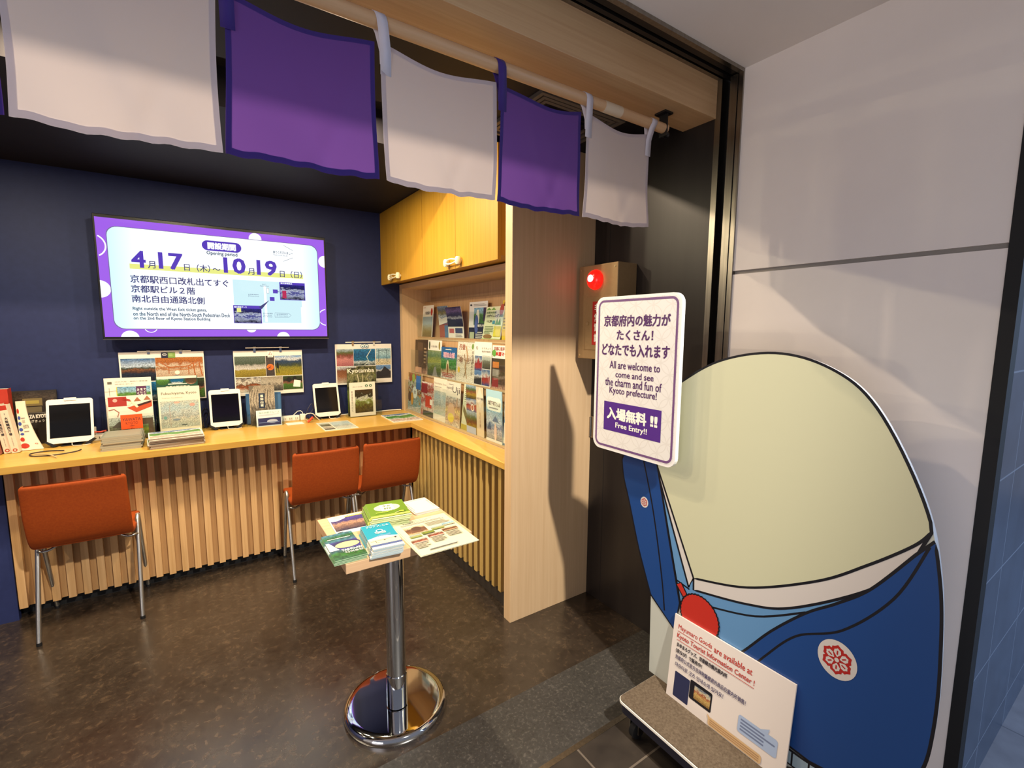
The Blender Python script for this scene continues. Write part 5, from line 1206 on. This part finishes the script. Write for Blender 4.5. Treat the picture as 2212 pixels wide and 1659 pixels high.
pile('brochure', 'teal brochure with a white seaside scene on top of its stack', 'teal seaside brochure under the top copy', 'brochure', 'teal brochures on the table', 0.098, 0.192, 0.003, 9, 0.411, 1.382, TZ, -0.09, mat('#e8e8e0', .4),
     [('r', 0, 0.36, 1, 1, TEAL), ('p', [(0, 0.30), (0, 0.40), (0.3, 0.46), (0.65, 0.46), (1, 0.38), (1, 0.30)], WHITEP), ('p', [(0.25, 0.46), (0.48, 0.53), (0.62, 0.50), (0.80, 0.54), (0.8, 0.46)], mat('#5c94b4', .4)), ('r', 0, 0.16, 1, 0.36, mat('#d8d0b0', .4)), ('r', 0.0, 0.07, 1, 0.16, mat('#4c5c8c', .4)), ('r', 0, 0.0, 1, 0.08, WHITEP),
      ('s', [(0.05, 0.28), (0.95, 0.33)], 0.001, INK), ('s', [(0.2, 0.30), (0.22, 0.22), (0.3, 0.22)], 0.0012, INK), ('e', 0.5, 0.28, 0.003, 0.002, INK), ('r', 0.84, 0.29, 0.9, 0.33, INK),
      ('t', 'アツアツ', 0.14, 0.84, 0.58, 0.91, WHITEP, .0), ('t', 'しじみ', 0.58, 0.84, 0.92, 0.91, WHITEP, .0), ('l', 0.2, 0.93, 0.7, 0.95, 1, WHITEP), ('o', 0.5, 0.66, 0.12, 0.035, WHITEP), ('r', 0.32, 0.605, 0.68, 0.620, WHITEP), ('t', '京都丹後鉄道', 0.34, 0.565, 0.68, 0.59, WHITEP)], 0.0025, (0.0012, -0.0004), mat('#b4c4c4', .6), 9)
LIME = mat('#64841a', .4)
pile('brochure', 'lime green tea brochure with an oval label on top of its stack', 'lime green tea brochure under the top copy', 'brochure', 'lime green brochures on the table', 0.140, 0.172, 0.0032, 9, 0.472, 1.592, TZ, -0.14, LIME,
     [('e', 0.5, 0.62, 0.050, 0.036, mat('#5c7c1c', .4)), ('e', 0.5, 0.62, 0.0485, 0.0345, mat('#dfe8b4', .4)), ('r', 0.33, 0.43, 0.67, 0.81, WHITEP), ('t', '宇治', 0.40, 0.65, 0.60, 0.76, mat('#5c7c1c', .4), .02), ('t', '茶手帖', 0.40, 0.50, 0.60, 0.60, mat('#5c7c1c', .4), .02), ('r', 0.0, 0.10, 1, 0.20, mat('#c4cc5c', .4)), ('r', 0.0, 0.0, 1, 0.06, mat('#dce0b4', .4)), ('e', 0.80, 0.28, 0.016, 0.011, mat('#4c6a1c', .4)), ('e', 0.80, 0.28, 0.011, 0.006, mat('#b4c83c', .4)), ('s', [(0.62, 0.22), (0.74, 0.26)], 0.003, mat('#dcd8a0', .4)), ('l', 0.15, 0.31, 0.6, 0.37, 2, mat('#b4cc4c', .4))], 0.003, (0.0014, 0.0002), mat('#c8d09c', .6), 13)
pile('card', 'white square card on the table corner next to the lime stack', 'white square card under the top one', 'card', 'white cards on the table', 0.100, 0.140, 0.0026, 3, 0.661, 1.630, TZ, 0.02, mat('#d6d0c4', .5),
     [('l', 0.12, 0.90, 0.9, 0.95, 1, mat('#c49a94', .5)), ('l', 0.9, 0.2, 0.95, 0.8, 9, GREYT), ('l', 0.05, 0.2, 0.09, 0.8, 9, mat('#c49a94', .5))], 0.003, (0, 0), None, 15)
FL = mat('#d6d2b0', .5)
pile('flyer', 'cream flyer with a brown hat-like bowl photo overhanging the table front', 'second cream flyer showing under the first at the table front', 'flyer', 'cream flyers on the table', 0.206, 0.278, 0.0008, 3, 0.546, 1.309, TZ + 0.0006, 0.0, FL,
     [('t', '宇治抹茶スイーツ めぐり', 0.16, 0.90, 0.60, 0.93, INK, .01), ('t', '京都やましろの名物', 0.16, 0.945, 0.72, 0.965, GREYT), ('l', 0.1, 0.84, 0.9, 0.89, 2, GREYT), ('r', 0.10, 0.56, 0.46, 0.80, PW['hat']), ('e', 0.30, 0.66, 0.030, 0.018, mat('#6a4430', .5)), ('e', 0.30, 0.71, 0.018, 0.016, mat('#54362a', .5)), ('l', 0.52, 0.70, 0.95, 0.82, 4, mat('#b4ac94', .5)),
      ('r', 0.10, 0.46, 0.28, 0.54, PW['teafield']), ('r', 0.33, 0.48, 0.52, 0.56, PW['garden']), ('r', 0.55, 0.55, 0.74, 0.63, PW['teafield']), ('r', 0.78, 0.60, 0.97, 0.68, PW['swing']),
      ('r', 0.06, 0.30, 0.30, 0.40, PW['sweets']), ('r', 0.38, 0.36, 0.62, 0.46, PW['sweets']), ('r', 0.68, 0.43, 0.92, 0.53, PW['hat']), ('l', 0.06, 0.16, 0.30, 0.28, 4, mat('#b4ac94', .5)), ('l', 0.38, 0.22, 0.62, 0.34, 4, mat('#b4ac94', .5)), ('l', 0.68, 0.28, 0.92, 0.40, 4, mat('#b4ac94', .5)), ('l', 0.2, 0.06, 0.7, 0.09, 1, GREYT)], 0.002, (0.0015, 0.002), mat('#d8d2b4', .6), 17)

# ================================================================== alarm box on the dark wall
GOLD = noise_mat('champagne_metal', [(0.3, '#9c8058'), (0.7, '#a2865e')], nscale=60, rough=0.4, metal=0.3)
t = thing('emergency_phone_box', 'champagne metal emergency phone box with a glowing red lamp', 'emergency phone box', (1.66, 1.65, 1.31))
g = G(); g.box(1.600, 1.727, 1.522, 1.778, 1.308, 1.757, GOLD); g.build('case', t, True, bevel=0.004)
g = G(); g.box(1.5975, 1.5998, 1.530, 1.727, 1.354, 1.607, GOLD); o = g.build('door', t, True, bevel=0.0008)
g = G(); F = frame((1.5973, 1.676, 1.378), 'W'); draw(g, 0.064, 0.206, [('r', 0, 0, 1, 1, mat('#b4201c', .45)), ('v', '非常電話', 0.22, 0.05, 0.78, 0.97, WHITEP, .03)], dz=0.0003)
g.v = [F @ p for p in g.v]; o = g.build('label_plate', t, True); o['label'] = 'red plate with white vertical lettering'
g = G(); g.tube([(1.5975, 1.707, 1.480), (1.592, 1.707, 1.480)], 0.008, mat('#c8b48c', .3, .8), 16); g.build('lock', t, True)
for (yy, zz) in ((1.762, 1.738), (1.540, 1.738), (1.762, 1.325), (1.540, 1.325)):
    g = G(); g.tube([(1.600, yy, zz), (1.5982, yy, zz)], 0.005, mat('#c8b48c', .3, .8), 12); g.build('screw', t, True)
g = G()
F = Matrix.Translation((1.600, 1.660, 1.686)) @ Matrix.Rotation(-PI / 2, 4, 'Y')
g.M = F; g.lathe([(0.046, 0.0), (0.047, 0.006), (0.042, 0.020), (0.030, 0.031), (0.012, 0.037), (0.0, 0.038)], emis('#ff1008', 2.6, 0.2), n=32)
o = g.build('lamp', t, True); o['label'] = 'glowing red dome lamp'
g = G(); g.M = F; g.slab([(0.002 + 0.019 * (math.cos(a) if math.cos(a) > 0 else 0.75 * math.cos(a)), 0.0 + 0.017 * math.sin(a) - 0.010 * max(0, -math.cos(a)) * 0) for a in [2 * PI * i / 20 for i in range(20)]], 0.006, emis('#ffd0d8', 2.4, 0.2), z=0.0395); g.build('lamp_core', t, True)
t = thing('door_hinge', 'grey metal hinge low on the dark wall edge behind the paddle sign', 'hinge', (1.725, 1.79, 0.93))
g = G(); g.tube([(1.722, 1.806 - 0.006, 0.885), (1.722, 1.806 - 0.006, 0.99)], 0.006, STEEL, 10); g.build('knuckle', t, True)
g = G(); g.box(1.723, 1.7265, 1.765, 1.80, 0.880, 0.995, STEEL); g.build('leaf', t, True)

# ================================================================== dolly with the cut-out board
DECK = noise_mat('brown_carpet_deck', [(0.3, '#54483c'), (0.7, '#6e6152')], nscale=140, detail=3, rough=0.9, spec=0.1, bump=0.2)
DX0, DX1, DY0, DY1 = 1.182, 1.66, 0.30, 1.064
t = thing('dolly', 'flat brown-topped platform dolly with white edge on casters', 'dolly', ((DX0 + DX1) / 2, (DY0 + DY1) / 2, 0))
g = G(); g.slab(rrect(DX0 + 0.003, DY0 + 0.003, DX1 - 0.003, DY1 - 0.003, 0.022), 0.012, DECK, z=0.140); g.build('deck', t, True)
g = G(); g.slab(rrect(DX0, DY0, DX1, DY1, 0.025), 0.008, WHITEP, z=0.1365); g.build('edge_band', t, True)
g = G(); g.slab(rrect(DX0 + 0.006, DY0 + 0.006, DX1 - 0.006, DY1 - 0.006, 0.025), 0.035, mat('#1c1c2c', .5), z=0.1285); g.build('underframe', t, True)
for (cx, cy) in ((1.232, 1.010), (1.60, 1.010), (1.232, 0.36), (1.60, 0.36)):
    c = bpy.data.objects.new('caster', None); COL.objects.link(c); c.parent = t; c.location = Vector((cx, cy, 0)) - t.location
    g = G(); g.M = Matrix.Translation((0, 0.014, 0.032)) @ Matrix.Rotation(PI / 2, 4, 'X')
    g.lathe([(0.0, 0.0), (0.024, 0.0), (0.031, 0.004), (0.032, 0.014), (0.031, 0.024), (0.024, 0.028), (0.0, 0.028)], BLACKR, n=24); g.build('wheel', c)
    g = G(); g.box(-0.016, 0.022, -0.021, -0.017, 0.028, 0.088, STEEL); g.box(-0.016, 0.022, 0.017, 0.021, 0.028, 0.088, STEEL); g.box(-0.028, 0.032, -0.026, 0.026, 0.086, 0.0935, STEEL); g.build('fork', c)

SX = 1.385
def spl(P, k=8, closed=False):
    P = [Vector((*p, 0)) for p in P]; out = []; n = len(P)
    for i in range(n if closed else n - 1):
        if closed: p0, p1, p2, p3 = P[i - 1], P[i], P[(i + 1) % n], P[(i + 2) % n]
        else: p0, p1, p2, p3 = P[max(i - 1, 0)], P[i], P[i + 1], P[min(i + 2, n - 1)]
        for j in range(k):
            q = j / k
            v = 0.5 * ((2 * p1) + (p2 - p0) * q + (2 * p0 - 5 * p1 + 4 * p2 - p3) * q * q + (3 * p1 - p0 - 3 * p2 + p3) * q ** 3)
            out.append((v.x, v.y))
    if not closed: out.append((P[-1].x, P[-1].y))
    return out
def L(pts): return [(1.30 - y, z - 0.14) for y, z in pts]      # (Y, z) in the room -> local x to the right, y up
dome = spl([(1.262, 0.94), (1.245, 1.04), (1.18, 1.14), (1.02, 1.263), (0.869, 1.353), (0.697, 1.387), (0.551, 1.353), (0.442, 1.263), (0.335, 1.059), (0.291, 0.884), (0.274, 0.686), (0.272, 0.52), (0.285, 0.40), (0.33, 0.31), (0.40, 0.255)], 8)
left = spl([(1.095, 0.45), (1.125, 0.52), (1.165, 0.62), (1.218, 0.781), (1.25, 0.87), (1.262, 0.94)], 6)
outline = L(dome[:-1] + [(0.40, 0.255), (0.52, 0.20), (0.62, 0.14), (1.088, 0.14)] + left[:-1])
NVB = mat('#17407f', .4); NVD = mat('#12336a', .4); LBL = mat('#5c8ab8', .4); CRE = mat('#c2c2a4', .4); BAND = mat('#c9c3bf', .4); REDP = mat('#b8281c', .45); GRYB = mat('#b9bcb4', .45); LINE = mat('#101018', .4)
t = thing('display_standee', 'large dome-shaped cut-out board with cream top and blue lower half on the dolly', 'standee', (SX + 0.01, 0.75, 0.14))
F = frame((SX, 1.30, 0.14), 'W')
def put(g, nm, lab=None):
    g.v = [F @ p for p in g.v]; o = g.build(nm, t, True)
    if lab: o['label'] = lab
    return o
g = G(); g.slab(outline, 0.020, GRYB, mat('#e6e6e6', .4)); put(g, 'board')
# flat colour fields of the print
cream = L([p for p in dome[20:80]])
lowc = spl([(0.315, 0.99), (0.345, 0.945), (0.43, 0.86), (0.541, 0.765), (0.73, 0.655), (0.918, 0.598)], 8)
lowb = spl([(0.330, 0.945), (0.345, 0.912), (0.419, 0.80), (0.60, 0.655), (0.73, 0.60), (0.916, 0.556)], 8)
navy_top = spl([(0.338, 0.927), (0.419, 0.80), (0.49, 0.725), (0.561, 0.66), (0.65, 0.555), (0.734, 0.435), (0.80, 0.36)], 8)
rim = [p for p in dome if p[1] > 0.985 or p[0] > 0.9]
domeL = [p for p in dome if p[0] > 0.318 and p[1] > 0.93]
g = G()
def field(pts, z, m, closed=True):
    g.poly(L(pts), z, m)
    g.stroke(L(pts), 0.007, z + 0.0001, LINE, closed=True)
# light blue field under everything low
field([(0.345, 0.93), *navy_top[1:], (0.80, 0.36), (0.95, 0.40), (0.965, 0.48), (1.09, 0.955), (0.93, 0.60)], 0.0003, LBL)
g.stroke(L(spl([(0.561, 0.662), (0.70, 0.575), (0.86, 0.525)], 6)), 0.006, 0.0005, LINE)
g.stroke(L([(0.985, 0.56), (0.932, 0.55)]), 0.006, 0.0005, LINE)
field(lowc + [(0.916, 0.556)] + list(reversed(lowb))[1:], 0.0007, BAND)
field([(1.098, 0.975), (1.075, 0.90), (0.935, 0.556), (0.918, 0.598), (1.05, 0.93)], 0.0007, BAND)
field([*domeL, *lowc[:-1], (0.918, 0.598), (1.096, 0.965), (1.11, 1.02)], 0.0011, CRE)
# blue field on the right and the lower edge
right = [p for p in dome if p[1] < 0.99 and p[0] < 0.5]
field([*right, (0.40, 0.255), (0.52, 0.23), (0.66, 0.24), (0.80, 0.28), *reversed(navy_top)], 0.0015, NVB)
g.stroke(L(spl([(0.315, 0.955), (0.37, 0.80), (0.47, 0.66), (0.58, 0.58), (0.66, 0.47), (0.72, 0.37)], 8)), 0.006, 0.0017, LINE)
# blue field on the left, striped hem under it
field([*left[:-1], (1.262, 0.94), (1.24, 0.99), (1.12, 1.0), (1.09, 0.955), (1.03, 0.72), (0.967, 0.48), (0.985, 0.37)], 0.0015, NVB)
g.stroke(L(spl([(1.16, 0.98), (1.10, 0.78), (1.05, 0.55), (1.03, 0.42)], 6)), 0.006, 0.0017, LINE)
HEM = mat('#8ea3b0', .45)
hem = spl([(0.40, 0.255), (0.52, 0.225), (0.66, 0.235), (0.80, 0.275)], 6)
g.poly(L(hem + [(y, z - 0.045) for y, z in reversed(hem)]), 0.0019, HEM)
for i in range(0, len(hem), 2): g.stroke(L([hem[i], (hem[i][0], hem[i][1] - 0.045)]), 0.005, 0.0021, LINE)
g.stroke(L(hem), 0.007, 0.0022, LINE); g.stroke(L([(y, z - 0.045) for y, z in hem]), 0.005, 0.0022, LINE)
put(g, 'print', 'printed fields of cream, white and blues with black lines')
g = G()
g.poly(L([(0.985, 0.545), (0.965, 0.56), (0.93, 0.515), (0.945, 0.50)]), 0.0019, REDP); g.poly(L([(0.835, 0.45), (0.83, 0.42), (0.735, 0.365), (0.735, 0.40)]), 0.0019, REDP)
g.stroke(L([(0.985, 0.545), (0.965, 0.56), (0.93, 0.515), (0.945, 0.50)]), 0.005, 0.002, LINE, True); g.stroke(L([(0.835, 0.45), (0.83, 0.42), (0.735, 0.365), (0.735, 0.40)]), 0.005, 0.002, LINE, True)
pom = [(0.888 + (0.073 + 0.0025 * (i % 2)) * math.cos(2 * PI * i / 72), 0.470 + (0.076 + 0.0025 * (i % 2)) * math.sin(2 * PI * i / 72)) for i in range(72)]
g.poly(L(pom), 0.0023, REDP); g.stroke(L(pom), 0.005, 0.0025, LINE, True)
put(g, 'red_pompom_print', 'red round pompom print with a red cord')
def emblem(y, z, r, sq=1.0):
    g = G(); cx, cy = 1.30 - y, z - 0.14
    g.disc(cx, cy, r * 1.02, r * 1.16, 0.0023, BAND, 36)
    def petal(k, ro, ri, wd):
        a = PI / 2 + k * PI / 3; out = []
        for (u, v) in ((0, 0), (0.45, wd), (0.8, wd * 0.85), (0.86, wd * 0.45), (1.0, 0), (0.86, -wd * 0.45), (0.8, -wd * 0.85), (0.45, -wd)):
            x = ri + (ro - ri) * u
            out.append((cx + (x * math.cos(a) - v * math.sin(a)), cy + 1.1 * (x * math.sin(a) + v * math.cos(a))))
        return out
    CR = mat('#a8201c', .45)
    for k in range(6): g.poly(petal(k, r * 0.84, 0.0, r * 0.34), 0.0025 + 0.00002 * k, CR)
    for k in range(6): g.poly(petal(k, r * 0.66, r * 0.16, r * 0.19), 0.0028 + 0.00002 * k, BAND)
    for k in range(6):
        a = PI / 2 + k * PI / 3
        g.stroke([(cx + r * 0.30 * math.cos(a), cy + 1.1 * r * 0.30 * math.sin(a)), (cx + r * 0.52 * math.cos(a), cy + 1.1 * r * 0.52 * math.sin(a))], r * 0.08, 0.0031, CR)
    g.disc(cx, cy, r * 0.17, r * 0.18, 0.0033, CR, 16); g.disc(cx, cy, r * 0.12, r * 0.13, 0.0035, BAND, 16)
    return put(g, 'emblem', 'white oval with a red six-petal flower crest')
emblem(0.476, 0.572, 0.046)
emblem(1.142, 0.80, 0.018)
for yy in (0.45, 0.66):
    g = G(); g.tube([(SX + 0.022, yy, 0.55), (SX + 0.20, yy, 0.150)], 0.008, WHITEP, 10); o = g.build('prop_leg', t, True)
g = G(); g.box(SX + 0.0205, SX + 0.05, 1.0, 1.06, 0.1405, 0.9, GRYB); g.build('back_rib', t, True)

# paddle sign in front of the cut-out
SHP = shippo_mat()
t = thing('paddle_sign', 'white rounded placard with violet Japanese and English welcome text beside the dome board', 'sign', (1.34, 1.177, 0.985))
w, h = 0.397, 0.598
F = frame((1.332, 1.3745, 0.978), 'W')
def put(g, nm, lab=None):
    g.v = [F @ p for p in g.v]; o = g.build(nm, t, True)
    if lab: o['label'] = lab
    return o
g = G(); g.slab(rrect(0, 0, w, h, 0.036), 0.016, mat('#e6e3e0', .45), mat('#eeeeee', .4)); put(g, 'board')
PVI = mat('#4a1f5c', .5); PBX = mat('#4b2080', .5)
g = G()
g.poly(rrect(0.008, 0.008, w - 0.008, h - 0.008, 0.030), 0.0003, SHP)
k0 = len(g.uv) - 1; pts = rrect(0.008, 0.008, w - 0.008, h - 0.008, 0.030); g.uv[k0] = [(x, y) for x, y in (pts if sum(pts[i - 1][0] * pts[i][1] - pts[i][0] * pts[i - 1][1] for i in range(len(pts))) > 0 else pts[::-1])]
g.stroke(rrect(0.0165, 0.0165, w - 0.0165, h - 0.0165, 0.024), 0.0085, 0.0006, mat('#6b4878', .5), closed=True)
put(g, 'printed_face', 'faint circle pattern inside a violet border line')
g = G()
def TT(s, y0, y1, z0, z1, m, b):   # room Y (larger = viewer's left) and z
    g.text(s, 1.3745 - y0, z0 - 0.978, 1.3745 - y1, z1 - 0.978, 0.0009, m, b)
TT('京都府内の魅力が', 1.330, 1.020, 1.463, 1.506, PVI, 0.028); TT('たくさん！', 1.262, 1.090, 1.412, 1.450, PVI, 0.028); TT('どなたでも入れます', 1.337, 1.018, 1.352, 1.398, PVI, 0.028)
TT('All are welcome to', 1.294, 1.055, 1.303, 1.332, PVI, 0.012); TT('come and see', 1.262, 1.081, 1.270, 1.294, PVI, 0.012); TT('the charm and fun of', 1.315, 1.045, 1.235, 1.266, PVI, 0.012); TT('Kyoto prefecture!', 1.291, 1.064, 1.199, 1.232, PVI, 0.012)
put(g, 'lettering', 'violet lettering')
g = G(); g.rect(1.3745 - 1.317, 1.058 - 0.978, 1.3745 - 1.041, 1.172 - 0.978, 0.0008, PBX)
g.text('入場無料', 1.3745 - 1.300, 1.104 - 0.978, 1.3745 - 1.105, 1.152 - 0.978, 0.0012, WHITEP, 0.04); g.text('!!', 1.3745 - 1.088, 1.108 - 0.978, 1.3745 - 1.056, 1.148 - 0.978, 0.0012, WHITEP, 0.045)
g.text('Free Entry!!', 1.3745 - 1.254, 1.069 - 0.978, 1.3745 - 1.101, 1.096 - 0.978, 0.0012, WHITEP, 0.02)
put(g, 'entry_banner', 'violet banner lettered in white')
g = G(); g.box(1.3482, SX - 0.0025, 1.10, 1.20, 1.00, 1.12, GRYB); g.build('spacer', t, True)

# leaflet board leaning on the cut-out
t = thing('notice_board', 'small white notice board with red English heading leaning on the dome board', 'notice board', (1.36, 0.77, 0.14))
w, h = 0.412, 0.300
F = frame((1.345, 0.978, 0.1402), 'W', 0.105)
def put(g, nm, lab=None):
    g.v = [F @ p for p in g.v]; o = g.build(nm, t, True)
    if lab: o['label'] = lab
    return o
g = G(); g.box(0, w, 0, h, -0.006, 0, mat('#d9cfc8', .5)); put(g, 'board')
RDT = mat('#b8382c', .5); BLT = mat('#3a3460', .5)
g = G(); draw(g, w, h, [
    ('t', 'Mayumaro Goods', 0.047, 0.832, 0.365, 0.905, RDT, .012), ('t', 'are available at', 0.385, 0.832, 0.700, 0.900, RDT, .012), ('r', 0.047, 0.818, 0.365, 0.824, RDT),
    ('t', 'Kyoto Tourist Information Center !', 0.045, 0.728, 0.725, 0.800, RDT, .012), ('r', 0.045, 0.714, 0.725, 0.720, RDT),
    ('t', 'まゆまろグッズ、京都総合観光案内所', 0.053, 0.640, 0.517, 0.692, INK, .03), ('t', '（京なび）で販売中！', 0.050, 0.566, 0.303, 0.618, INK, .03),
    ('t', '京都府公式官方吉祥物繭麿君的商品在案内所销售！', 0.052, 0.490, 0.682, 0.545, BLT, .01), ('t', '마유마로 굿즈 안내소에 있어요！', 0.060, 0.402, 0.506, 0.456, BLT, .01)], z=0.0002)
put(g, 'lettering', 'red, black and violet lettering')
g = G(); draw(g, w, h, [
    ('R', 0.065, 0.045, 0.212, 0.345, 0.004, mat('#23284a', .5)), ('R', 0.216, 0.150, 0.418, 0.372, 0.006, mat('#15151c', .4)), ('r', 0.258, 0.180, 0.405, 0.335, PW['goods']),
    ('R', 0.640, 0.180, 0.933, 0.365, 0.008, mat('#9fb0cc', .5)), ('p', [(0.80, 0.36), (0.86, 0.36), (0.87, 0.42)], mat('#9fb0cc', .5)), ('l', 0.660, 0.205, 0.915, 0.345, 4, mat('#6a7694', .5)),
    ('R', 0.405, 0.012, 0.836, 0.108, 0.008, mat('#c9a87c', .5)), ('p', [(0.41, 0.07), (0.43, 0.10), (0.39, 0.13)], mat('#c9a87c', .5)), ('l', 0.42, 0.025, 0.82, 0.095, 3, mat('#a8825c', .5))], z=0.0002)
put(g, 'picture_print', 'dark photo, tablet photo and two speech bubbles')
